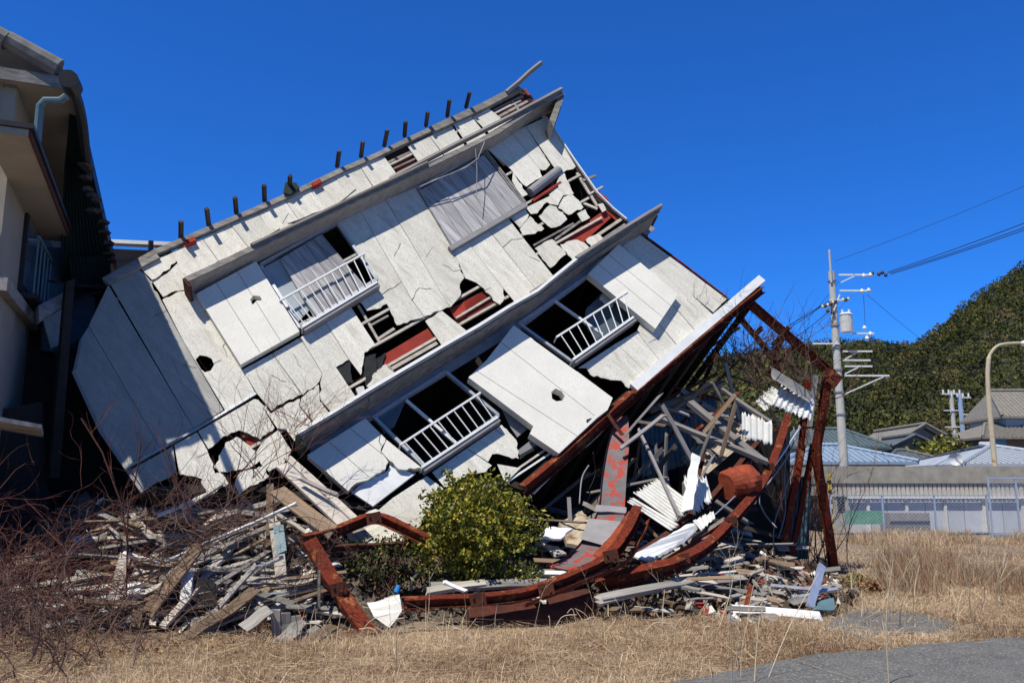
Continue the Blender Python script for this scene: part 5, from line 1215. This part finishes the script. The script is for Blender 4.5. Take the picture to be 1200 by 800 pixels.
# dark annex sheets added between the houses, standing in for the unlit gap
gp_ = empty('added_annex', pt(90, 560, 12.6), 'dark annex added to fill the unlit gap between the leaning house and its neighbour', 'annex')
def qd(name, px, mat, parent, th=.06):
    P_ = [pt(*p) for p in px]; n = (P_[1] - P_[0]).cross(P_[2] - P_[0]).normalized(); vs = P_ + [p + n * th for p in P_]
    return mesh(name, vs, [(0, 1, 2, 3), (7, 6, 5, 4), (0, 4, 5, 1), (1, 5, 6, 2), (2, 6, 7, 3), (3, 7, 4, 0)], mat, parent)
qd('backing_sheet', [(20, 380, 13.2), (140, 320, 15.0), (190, 640, 13.8), (0, 640, 12.6)], m_dark, gp_)
qd('backing_sheet', [(50, 290, 13.6), (110, 290, 14.4), (112, 420, 14.0), (50, 410, 13.2)], m_cblue, gp_)
qd('fallen_beam', [(45, 358, 12.2), (84, 338, 12.8), (86, 352, 12.7), (46, 376, 12.1)], m_wood, gp_, .1)
qd('fallen_beam', [(78, 330, 12.5), (88, 326, 12.6), (70, 560, 12.0), (58, 560, 11.9)], m_dark, gp_, .1)
qd('wall_panel', [(48, 365, 12.9), (72, 352, 13.2), (78, 400, 13.0), (60, 408, 12.8)], m_side_old, gp_, .03)
qd('hanging_sheet', [(66, 410, 12.5), (92, 398, 12.9), (88, 430, 12.7), (66, 440, 12.4)], m_black, gp_, .02)
qd('lower_backing', [(0, 480, 11.6), (50, 470, 12.2), (60, 640, 12.0), (-20, 640, 11.4)], m_dark, gp_)
qd('added_porch_roof', [(-20, 490, 9.8), (48, 502, 10.2), (50, 512, 10.9), (-20, 500, 10.6)], m_wood, gp_, .05)  # porch roof added to darken the foot of the neighbouring wall
# farther roof with pale gutter behind both houses
fr = empty('distant_roof_house', V((-9.3, 22, 0)), 'house behind with a pale roof edge showing in the gap between the houses', 'house')
z1 = 21
p = [pt(100, 283, z1), pt(260, 290, z1)]
MB().bar(p[0], p[1], .3, .09, V((0, 0, 1))).build('gutter', m_white, fr)
MB().box((p[0] + p[1]) / 2 + V((0, 1.5, -.9)), (p[1] - p[0]) / 2, V((0, 1.3, 0)), V((0, 0, .8))).build('wall', m_woodb, fr)
MB().box((p[0] + p[1]) / 2 + V((0, 1.5, -3.9)), (p[1] - p[0]) / 2 * .97, V((0, 1.2, 0)), V((0, 0, 2.1))).build('wall', m_cgreen, fr)
MB().tube([pt(176, 296, z1 - .4), pt(177, 282, z1 - .4)], .06, 6).build('vent', m_dkmet, fr)
# ================================================================== BACKGROUND RIGHT
def wp(px, py, y):                      # world point at world-depth y
    d = ray(px, py); return CAM + d * (y / d.y)
# --- hill
HR = 230.
rid = [(-300, 480), (200, 450), (500, 440), (800, 418), (900, 408), (930, 405), (952, 402), (975, 399), (1000, 398), (1030, 400), (1062, 402), (1080, 396), (1095, 386), (1120, 365), (1140, 348), (1170, 327), (1200, 309), (1260, 272), (1400, 250), (1700, 240)]
rx = [wp(x, y, HR).x for x, y in rid]; rz = [wp(x, y, HR).z - 3.4 for x, y in rid]
def hh(x, y):
    t = y / HR; r = float(np.interp(x / t, rx, rz)); r *= t if t < 1 else 1
    s = max(0, min(1, (y - 92) / (HR - 92))); k = s ** .85 if y <= HR else max(0, 1 - ((y - HR) / 160) ** 2)
    return max(0, r / (t if t < 1 else 1) * k) + (2.0 * noise.noise(V((x * .03, y * .03, 0))) + 1.2 * noise.noise(V((x * .08, y * .08, 3)))) * min(1, s * 3) * (1 if y < HR - 15 else .3)
hx = np.linspace(-140, 260, 81); hy = np.linspace(88, 380, 60)
vs = [(x, y, hh(x, y) - .1) for y in hy for x in hx]; W = len(hx)
m_hill = M('forest floor', (.045, .050, .024), (.03, .034, .018), .3, 6, .95, 0, rand=0)
tag(mesh('hill', vs, [(j * W + i, j * W + i + 1, (j + 1) * W + i + 1, (j + 1) * W + i) for j in range(len(hy) - 1) for i in range(W - 1)], m_hill, None, V((0, 0, 0)), Matrix.Identity(3), True), kind='structure')
m_for = MR('forest leaves', [(0, (.024, .030, .012)), (.35, (.060, .070, .020)), (.6, (.105, .105, .030)), (.78, (.17, .15, .045)), (.9, (.11, .085, .045)), (1, (.19, .13, .08))], .9, .15)
Q = []; RN = []
rr = random.Random(4)
for gy in np.arange(94, 250, 3.8):
    for gx in np.arange(15, 170, 3.6):
        x = gx + rr.uniform(-1.6, 1.6); y = gy + rr.uniform(-1.6, 1.6); px = x / y * 1000 + 600
        if px < 800 or px > 1290: continue
        h = hh(x, y); 
        if h < .6: continue
        r = rr.uniform(1.3, 2.9) * (1 if rr.random() < .85 else 1.4); n = 150 if px < 1230 and px > 920 else 40
        u = rand_unit(n); u[:, 2] = np.abs(u[:, 2]) * 1.15 - .15
        c = u * (rs.uniform(.75, 1.05, n) * r)[:, None] * np.array([1, 1, rr.uniform(.8, 1.3)]) + np.array([x, y, h + r * .55])
        Q.append(leaf_quads(c, rs.uniform(.28, .7, n) * (1.0 if n == 150 else 1.5), .75)); base = rr.uniform(0, .72) if rr.random() < .93 else .9
        RN.append(np.clip(base + rs.normal(0, .10, n), 0, 1))
tag(quads_obj('hill_forest', np.concatenate(Q), np.concatenate(RN), m_for, (0, 0, 0)), kind='stuff')
# nearer bare trees at the hill's foot
for i, (x, y, d, s) in enumerate([(1150, 470, 85, 6), (1128, 480, 82, 5), (1190, 440, 92, 6), (965, 515, 80, 5)]):
    b_ = wp(x, 560, d); b_.z = max(0, hh(b_.x, b_.y)); bare('bare_tree', b_, 4, s * .9, .09, 3, m_bark, ['bare tree behind the distant pole pair', 'small bare tree left of the distant poles', 'bare tree behind the right tiled house', 'bare tree behind the teal roof'][i], 'tree', 300 + i, fan=.3, spread=.8)
# --- long shed with concrete parapet
SY = 30.6; cxs = lambda px: wp(px, 572, SY).x
sx0, sx1 = cxs(962), 26.0
zt = wp(1000, 546, SY).z; zb = wp(1000, 566, SY).z; zc = wp(1000, 582, SY).z
shed = empty('long_shed', V((sx0, SY, 0)), 'long low shed with stained concrete roof edge and pale blue grey panels', 'shed')
m_pan = M('pale blue panel', (.50, .54, .60), (.43, .47, .53), 2, 5, .6, .05, c3=(.34, .36, .40), pscale=1.2, pth=.62, psoft=.2, rand=.05)
m_concs = M('stained concrete', (.36, .34, .30), (.25, .24, .21), 3, 8, .95, .3, c3=(.16, .07, .03), pscale=1.0, pth=.62, psoft=.08, rand=0)
MB().box((( sx0 + sx1) / 2, SY + 3, (zt + zb) / 2), ((sx1 - sx0) / 2, 0, 0), (0, 3.06, 0), (0, 0, (zt - zb) / 2)).build('roof_slab', m_concs, shed)
mb = MB()
for k in range(int((sx1 - sx0) / .16)):
    x = sx0 + .35 + k * .16; mb.box((x, SY + .02, (zb + zc) / 2), (.06, 0, 0), (0, .02, 0), (0, 0, (zb - zc) / 2 - .01))
mb.box(((sx0 + sx1) / 2, SY + .06, (zb + zc) / 2), ((sx1 - sx0) / 2 - .02, 0, 0), (0, .02, 0), (0, 0, (zb - zc) / 2 - .005)); mb.build('ribbed_fascia', M('pale fascia', (.58, .55, .49), (.48, .46, .41), 3, rough=.9), shed)
MB().box(((sx0 + .9 + sx1) / 2, SY - .06, zc - .02), ((sx1 - sx0 - .9) / 2, 0, 0), (0, .05, 0), (0, 0, .035)).build('door_track', m_white, shed)
x = sx0 + .95; k = 0
while x < sx1 - 1:
    w = .68; p_ = MB().box((x + w / 2, SY + .1, zc / 2 - .02), (w / 2 - .012, 0, 0), (0, .02, 0), (0, 0, zc / 2 - .03)).build('wall_panel', m_pan, shed)
    if k % 2: MB().box((x, SY + .04, zc / 2 - .02), (.05, 0, 0), (0, .04, 0), (0, 0, zc / 2 - .03)).build('panel_post', m_cwhite, shed)
    x += w; k += 1
MB().box((sx0 + .48, SY + .1, zc / 2 - .002), (.46, 0, 0), (0, .05, 0), (0, 0, zc / 2)).build('end_wall', m_conc, shed)
MB().box((sx0 + .68, SY + .03, 1.25), (.12, 0, 0), (0, .02, 0), (0, 0, .42)).build('dark_window', m_dkmet, shed)
MB().box(((sx0 + sx1) / 2, SY + 5, zc / 2), ((sx1 - sx0) / 2, 0, 0), (0, .1, 0), (0, 0, zc / 2)).build('rear_wall', m_conc, shed)
# striped post
m_yel = M('yellow paint', (.60, .45, .06), None, 5, rough=.6, rand=0)
sp = MB().box(wp(973.5, 590, 28.9), (.045, 0, 0), (0, .045, 0), (0, 0, 1.05)).build('striped_post', m_yel); sp.location.z = 1.05; tag(sp, 'yellow and black striped guard post at the left end of the shed', 'post')
for k in range(6):
    b_ = wp(973.5, 590, 28.9); b_.z = .2 + k * .32; q = MB().box(b_, (.048, 0, .02), (0, .048, 0), (-.01, 0, .07)).build('black_stripe', m_dkmet, sp)
# --- low wall, chain-link fence and gate
FY = 28.4
lw = MB().box(((wp(965, 572, FY).x + 24) / 2, FY + .1, .08), ((24 - wp(965, 572, FY).x) / 2, 0, 0), (0, .08, 0), (0, 0, .09)).build('low_wall', m_conc); tag(lw, 'low concrete kerb wall under the chain link fence', 'wall')
def fence(name, x0, x1, y, z0, z1, label, mat, step=.09, posts=2.0, th=.006):
    r = empty(name, V((x0, y, 0)), label, 'fence'); mb = MB(); H_ = z1 - z0; n = int((x1 - x0 + H_) / step)
    for k in range(n):
        for s in (1, -1):
            a0 = x0 - H_ + k * step if s > 0 else x0 + k * step; p0 = [a0, z0]; p1 = [a0 + s * H_, z1]
            def clip(p, q):
                t0, t1 = 0, 1; dx = q[0] - p[0]
                for b_, sg in ((x0, 1), (x1, -1)):
                    dp_, dq = sg * (p[0] - b_), sg * (q[0] - b_)
                    if dp_ < 0 and dq < 0: return None
                    if dp_ < 0: t0 = max(t0, dp_ / (dp_ - dq))
                    if dq < 0: t1 = min(t1, dp_ / (dp_ - dq))
                return (t0, t1) if t1 > t0 else None
            c_ = clip(p0, p1)
            if c_:
                f = lambda t: V((p0[0] + (p1[0] - p0[0]) * t, y, p0[1] + (p1[1] - p0[1]) * t)); mb.bar(f(c_[0]), f(c_[1]), th, th, V((0, 1, 0)))
    mb.build('chain_link', mat, r)
    mb = MB().bar((x0, y, z1), (x1, y, z1), .035, .035).bar((x0, y, z0 + .03), (x1, y, z0 + .03), .03, .03); mb.build('rail', mat, r)
    x = x0
    while x <= x1 + .01: MB().bar((x, y + .02, 0), (x, y + .02, z1 + .04), .05, .05, V((0, 1, 0))).build('fence_post', mat, r); x += posts
    return r
xa = wp(972, 572, FY).x; xb = wp(1155, 572, FY).x
fence('chain_link_fence', xa, xb, FY, .17, wp(1000, 580, FY).z, 'pale chain link fence running in front of the shed', m_alu, .12, (xb - xa) / 3)
fence('fence_gate', xb + .05, xb + 3.2, FY - .1, .1, wp(1000, 560, FY).z, 'taller chain link gate with pale frame at the right edge', m_alu, .12, .9)
# green netting and grey box behind the fence
g = MB().box(wp(1012, 606, FY + .5), (.62, 0, 0), (0, .02, 0), (0, 0, .22)).build('green_net', M('green net', (.12, .30, .22), (.08, .22, .16), 4, rough=.8)); tag(g, 'green netting panel hung behind the fence', 'net')
g = MB().box(wp(1060, 609, FY + .8), (.66, 0, 0), (0, .4, 0), (0, 0, .38)).build('grey_bin', m_greyp); g.location.z = .42; tag(g, 'grey storage box standing behind the fence before the shed', 'box')
# --- houses
m_tgrey = M('blue grey tile', (.13, .145, .16), (.09, .10, .115), 3, 6, .6, .1, rand=.05)
m_tteal = M('teal grey tile', (.10, .14, .155), (.075, .11, .125), 3, 6, .6, .1, rand=.05)
m_tblue = M('pale blue roof', (.25, .34, .46), (.21, .29, .40), 4, 6, .6, .1, rand=.03)
m_tsilv = M('silver blue roof', (.38, .42, .48), (.32, .36, .42), 4, 6, .6, .1, rand=.03)
m_told = M('weathered tile', (.24, .225, .20), (.17, .16, .145), 4, 6, .8, .2, rand=.05)
def hiphouse(name, x0, x1, y0, y1, ze, zr, label, mroof, mwall=None, hip=.5, ribs=True, gable=None, oh=.5, win=()):
    r = empty(name, V(((x0 + x1) / 2, (y0 + y1) / 2, 0)), label, 'house'); mwall = mwall or m_woodb
    MB().box(((x0 + x1) / 2, (y0 + y1) / 2, ze / 2 - .03), ((x1 - x0) / 2, 0, 0), (0, (y1 - y0) / 2, 0), (0, 0, ze / 2 - .03)).build('wall', mwall, r)
    X0, X1, Y0, Y1 = x0 - oh, x1 + oh, y0 - oh, y1 + oh; ym = (Y0 + Y1) / 2; xm = (X0 + X1) / 2; hw = (Y1 - Y0) / 2 * hip * 2
    mb = MB()
    if gable == 'front':   # ridge runs in depth
        P = [V((X0, Y0, ze)), V((X1, Y0, ze)), V((X1, Y1, ze)), V((X0, Y1, ze)), V((xm, Y0, zr)), V((xm, Y1, zr))]
        mb.add(P + [p - V((0, 0, .18)) for p in P], [(0, 4, 5, 3), (4, 1, 2, 5), (6, 9, 11, 10), (10, 11, 8, 7), (0, 6, 10, 4), (4, 10, 7, 1), (0, 3, 9, 6), (1, 7, 8, 2), (3, 5, 11, 9), (5, 2, 8, 11)])
        rf_ = mb.build('roof', mroof, r)
        MB().add([(x0, y0, ze - .1), (x1, y0, ze - .1), (xm, y0, zr - .25), (x0, y0 + .1, ze - .1), (x1, y0 + .1, ze - .1), (xm, y0 + .1, zr - .25)], [(0, 1, 2), (5, 4, 3), (0, 3, 4, 1), (1, 4, 5, 2), (2, 5, 3, 0)]).build('gable', m_greyp, r)
        m2 = MB().tube([V((X0, Y0, ze + .06)), V((xm, Y0, zr + .08))], .12, 6).tube([V((X1, Y0, ze + .06)), V((xm, Y0, zr + .08))], .12, 6).tube([V((xm, Y0, zr + .1)), V((xm, Y1, zr + .1))], .15, 6); m2.build('ridge_cap', mroof, rf_)
    else:
        a, b = V((X0 + hw, ym, zr)), V((X1 - hw, ym, zr)); P = [V((X0, Y0, ze)), V((X1, Y0, ze)), V((X1, Y1, ze)), V((X0, Y1, ze)), a, b]
        mb.add(P + [V((X0, Y0, ze - .15)), V((X1, Y0, ze - .15)), V((X1, Y1, ze - .15)), V((X0, Y1, ze - .15))], [(0, 1, 5, 4), (1, 2, 5), (2, 3, 4, 5), (3, 0, 4), (0, 6, 7, 1), (1, 7, 8, 2), (2, 8, 9, 3), (3, 9, 6, 0), (6, 9, 8, 7)])
        if ribs:
            n = int((X1 - X0) / .3)
            for k in range(1, n):
                x = X0 + (X1 - X0) * k / n; f = 1
                if hw > 0: f = min(1, (x - X0) / hw, (X1 - x) / hw)
                mb.bar(V((x, Y0, ze + .03)), V((x, Y0 + (ym - Y0) * f, ze + (zr - ze) * f + .03)), .05, .05)
        rf_ = mb.build('roof', mroof, r)
        m2 = MB().tube([a + V((0, 0, .05)), b + V((0, 0, .05))], .14, 6)
        for p_, q_ in ((P[0], a), (P[1], b)): m2.tube([p_ + V((0, 0, .05)), q_ + V((0, 0, .05))], .11, 6)
        m2.build('ridge_cap', mroof, rf_)
    for (wx, wz, ww, wh) in win: MB().box((wx, y0 - .02, wz), (ww / 2, 0, 0), (0, .03, 0), (0, 0, wh / 2)).build('window', m_glass, r)
    return r
def X_(px, y): return wp(px, 560, y).x
def Z_(py, y): return wp(1080, py, y).z
hiphouse('low_house', X_(925, 45), X_(1062, 45), 45, 50, Z_(541, 45), Z_(522, 47.5), 'low house with pale blue hipped roof behind the utility pole', m_tblue, m_cream, .5)
hiphouse('low_house', X_(930, 56), X_(1034, 56), 56, 62, Z_(523, 56), Z_(503, 59), 'house with dark teal tiled roof behind the pale blue roof', m_tteal, m_cream, .25)
hiphouse('gabled_house', X_(1048, 64), X_(1124, 64), 64, 72, Z_(524, 64), Z_(498, 64), 'old house with wide grey tiled gable facing the road', m_told, m_woodb, gable='front')
hiphouse('gabled_house', X_(1052, 58), X_(1092, 58), 58, 62, Z_(524, 58), Z_(511, 58), 'small grey gabled wing in front of the wide gable', m_tgrey, m_greyp, gable='front')
hiphouse('gabled_house', X_(1045, 54), X_(1098, 54), 54, 57, Z_(540, 54), Z_(528, 55.5), 'lowest dark tiled lean-to before the gabled wing', m_tgrey, m_dark, .4)
hiphouse('low_house', X_(1136, 42), X_(1290, 42), 42, 50, Z_(543, 42), Z_(521, 46), 'low house with silver blue roof at the right edge', m_tsilv, m_rustd, .45)
hiphouse('tall_house', X_(1160, 60), X_(1260, 60), 60, 68, Z_(512, 60), Z_(497, 64), 'lower roof storey of the tall grey tiled house at right', m_told, m_woodb, .3, win=[(X_(1166, 60) + .6, Z_(521, 60), .8, .9)])
hiphouse('tall_house', X_(1176, 64), X_(1260, 64), 63, 68, Z_(488, 63), Z_(459, 66), 'upper storey of the tall grey tiled house at right', m_told, m_tsilv, .15)
# dish, shrub by the houses
ds = empty('satellite_dish', wp(1119, 540, 40), 'small white satellite dish on the roof line behind the shed', 'dish')
vs = []; fs = []; c_ = wp(1119, 538, 40)
for j in range(4):
    for i in range(16):
        th = 2 * math.pi * i / 16; r_ = .36 * j / 3; vs.append(c_ + V((r_ * math.cos(th), -.05 + .25 * (1 - (j / 3) ** 2) * -0 + .1 * (1 - (j / 3) ** 2), r_ * .8 * math.sin(th))))
for j in range(3):
    for i in range(16): fs.append((j * 16 + i, j * 16 + (i + 1) % 16, (j + 1) * 16 + (i + 1) % 16, (j + 1) * 16 + i))
mesh('dish_bowl', vs, fs, m_white, ds, smooth=True); MB().tube([c_ + V((0, .12, 0)), c_ + V((0, .2, -1.4))], .04, 6).build('dish_mount', m_greyp, ds)
bb = wp(1107, 560, 56); bb.z = 2.0; shrub('garden_tree', V((bb.x, bb.y, 1.6)), 3.6, 4.2, 1500, .32, m_leaf, m_bark, 'green garden tree between the gabled house and the pale roof', 'tree', seed=12)
# roof rubble line
# --- utility pole
UY = 38.
m_lampc = M('cream porcelain', (.6, .55, .35), None, 5, rough=.4)
up = empty('utility_pole', V((X_(990, UY), UY, 0)), 'tall concrete utility pole with crossarms and transformer behind the shed', 'utility pole')
xP = up.location.x
def zp(py): return wp(985, py, UY).z
MB().tube([V((xP, UY, 0)), V((xP, UY, zp(318)))], [.21, .14], 14).build('pole', m_pole, up, smooth=False)
MB().tube([V((xP - .1, UY - .18, zp(332))), V((xP - .1, UY - .18, zp(294)))], .05, 8).build('top_rod', m_pole, up)
def xo(px, py): return wp(px, py, UY).x
def arm(a, b, parent=up, th=.07):
    p, q = wp(*a, UY - .2), wp(*b, UY - .2); q.z = p.z = (p.z + q.z) / 2
    return MB().bar(p, q, th, th, V((0, 1, 0))).build('crossarm', m_white, parent)
def insul(px, py, s=.10, mat=None, parent=up, name='insulator'):
    c = wp(px, py, UY - .2); return MB().tube([c - V((0, 0, s)), c - V((0, 0, s * .3)), c + V((0, 0, s * .3)), c + V((0, 0, s))], [s * .5, s, s * .8, s * .4], 8).build(name, mat or m_white, parent)
for a, b in [((983, 322), (1018, 322)), ((984, 340), (1016, 341)), ((952, 402), (984, 403)), ((988, 412), (1022, 411)), ((988, 422), (1020, 422)), ((990, 429), (1022, 429)), ((990, 440), (1042, 440)), ((999, 391), (1024, 390)), ((972, 354), (992, 349))]: arm(a, b)
for a, b in [((989, 462), (1036, 441)), ((985, 331), (1002, 323)), ((990, 421), (1004, 413)), ((990, 438), (1006, 430)), ((984, 345), (974, 372))]:
    MB().bar(wp(*a, UY - .2), wp(*b, UY - .2), .05, .05).build('brace', m_white, up)
for p_ in [(1012, 323), (1020, 322), (1010, 341), (1018, 340), (1013, 384), (1020, 391), (1016, 396)]: insul(*p_)
for p_ in [(1022, 320), (1030, 321), (1038, 322), (1034, 319)]: insul(*p_, .09, m_dkmet)
for p_ in [(964, 359), (970, 357), (976, 354), (988, 351), (994, 350)]: insul(*p_, .07, m_lampc); 
for p_ in [(967, 358), (973, 356), (979, 353), (991, 351), (970, 364), (976, 366)]: insul(*p_, .09, m_dkmet)
c = wp(992, 381, UY - .45); tf = MB().tube([V((c.x, c.y, zp(391))), V((c.x, c.y, zp(371)))], .27, 14).build('transformer', m_cwhite, up)
MB().tube([V((c.x, c.y, zp(371))), V((c.x, c.y, zp(369)))], [.3, .22], 14).build('transformer_lid', m_white, tf)
for d_ in (-.15, .15): MB().tube([V((c.x + d_, c.y, zp(371))), V((c.x + d_, c.y, zp(365)))], .05, 8).build('bushing', m_white, tf)
for k in range(7): MB().tube([V((xP, UY, zp(330 + k * 26))), V((xP, UY, zp(330 + k * 26) + .06))], .2 + .004 * k, 12).build('pole_band', m_greyp, up)
# wires
def wire(a, b, lab, sag=.6, r=.016, grp=None):
    a, b = V(a), V(b); pts_ = [a.lerp(b, t / 16) + V((0, 0, -sag * 4 * (t / 16) * (1 - t / 16))) for t in range(17)]
    return tag(MB().tube(pts_, r, 4, cap=False).build('power_line', m_wire, None, a), lab, 'power line', grp)
g1 = 'three thick power lines running right from the pole'
for (a, b) in [((1040, 319), (1230, 250)), ((1042, 320), (1230, 256)), ((1044, 321), (1230, 259))]: wire(wp(*a, UY - .2), wp(*b, 31), 'one of the three thick black lines rising right from the pole', .05, .017, g1)
wire(wp(978, 306, UY - .2), wp(1230, 205, 33), 'single thin line rising right from the pole top', .1, .009)
wire(wp(964, 357, UY - .2), wp(800, 437, 46), 'upper black line dropping left from the pole', .3, .02)
wire(wp(972, 352, UY - .2), wp(820, 438, 46), 'second black line dropping left from the pole', .3, .018)
wire(wp(970, 366, UY - .2), wp(870, 426, 46), 'lowest black line dropping left from the pole', .3, .018)
wire(wp(1018, 412, UY), wp(1230, 386, 60), 'dark line crossing before the hill toward the right', .3, .02); wire(wp(1020, 423, UY), wp(1230, 400, 60), 'second dark line crossing before the hill', .3, .02)
wire(wp(1040, 440, UY), wp(1230, 416, 60), 'lowest dark line crossing before the hill', .4, .022); wire(wp(1022, 430, UY), wp(1230, 412, 60), 'third dark line crossing before the hill', .4, .018)
wire(wp(1016, 345, UY), wp(1140, 440, 55), 'thin pale line descending to the distant poles', .2, .012)
wire(wp(983, 330, UY), wp(920, 402, 50), 'thin line slanting left to the hillside', .1, .012); wire(wp(955, 403, UY), wp(956, 450, UY), 'short line hanging from the left crossarm', 0, .012)
wire(wp(1012, 345, UY), wp(1014, 384, UY), 'short vertical lead between the crossarms', 0, .010)
wire(wp(1040, 440, UY), wp(985, 470, 60), 'dark line curving back behind the pole', .3, .016)
# --- street lamp
LY = 34.
lp = empty('street_lamp', V((X_(1166, LY), LY, 0)), 'tall weathered street lamp with curved arm behind the shed', 'street lamp')
lx = lp.location.x; pa = [V((lx, LY, 0)), V((lx - .02, LY, wp(1160, 470, LY).z)), V((lx - .03, LY, wp(1160, 425, LY).z)), wp(1163, 411, LY), wp(1172, 404, LY), wp(1188, 402, LY), wp(1198, 402, LY)]
pa[0].x = lx; pa[1].x = wp(1159, 470, LY).x; pa[2].x = wp(1158.5, 428, LY).x; pa[0].x = wp(1166, 545, LY).x
m_lamp = M('weathered lamp paint', (.52, .45, .33), (.42, .36, .26), 4, 6, .8, .1, c3=(.25, .13, .06), pscale=3, pth=.6, rand=0)
MB().tube(smooth_path(pa, 5), [.10] * 6 + [.085] * 6 + [.06] * 19, 10).build('lamp_post', m_lamp, lp)
MB().tube([wp(1196, 402, LY), wp(1200, 402, LY), wp(1214, 403, LY)], [.06, .14, .10], 10).build('lamp_head', m_alu, lp)
# distant pole pair
for i, (x, lab) in enumerate([(1123, 'pale distant utility pole left of a close pair'), (1133, 'blue grey distant utility pole right of a close pair'), (1143, 'short distant pole beside the close pair')]):
    y = 78 - i * 2; b_ = V((X_(x, y), y, 0)); top = wp(x, 458 + (0, 4, 45)[i], y).z
    r = empty('distant_pole', b_, lab, 'utility pole'); MB().tube([b_, V((b_.x, y, top))], .19, 8).build('pole', [m_pole, m_alu, m_alu][i], r)
    if i < 2:
        for k in range(3): MB().bar(V((b_.x - .9 + i, y - .2, top - .3 - k * 1.5)), V((b_.x + .9, y - .2, top - .3 - k * 1.5)), .09, .09).build('crossarm', m_white, r)
        for k in range(4): MB().tube([V((b_.x - .8 + .5 * k, y - .2, top - .25)), V((b_.x - .8 + .5 * k, y - .2, top + .1))], .08, 6).build('insulator', m_white, r)
    if i == 1: MB().box(V((b_.x - .1, y - .3, top - 4.6)), (.3, 0, 0), (0, .2, 0), (0, 0, .45)).build('transformer', m_cwhite, r)
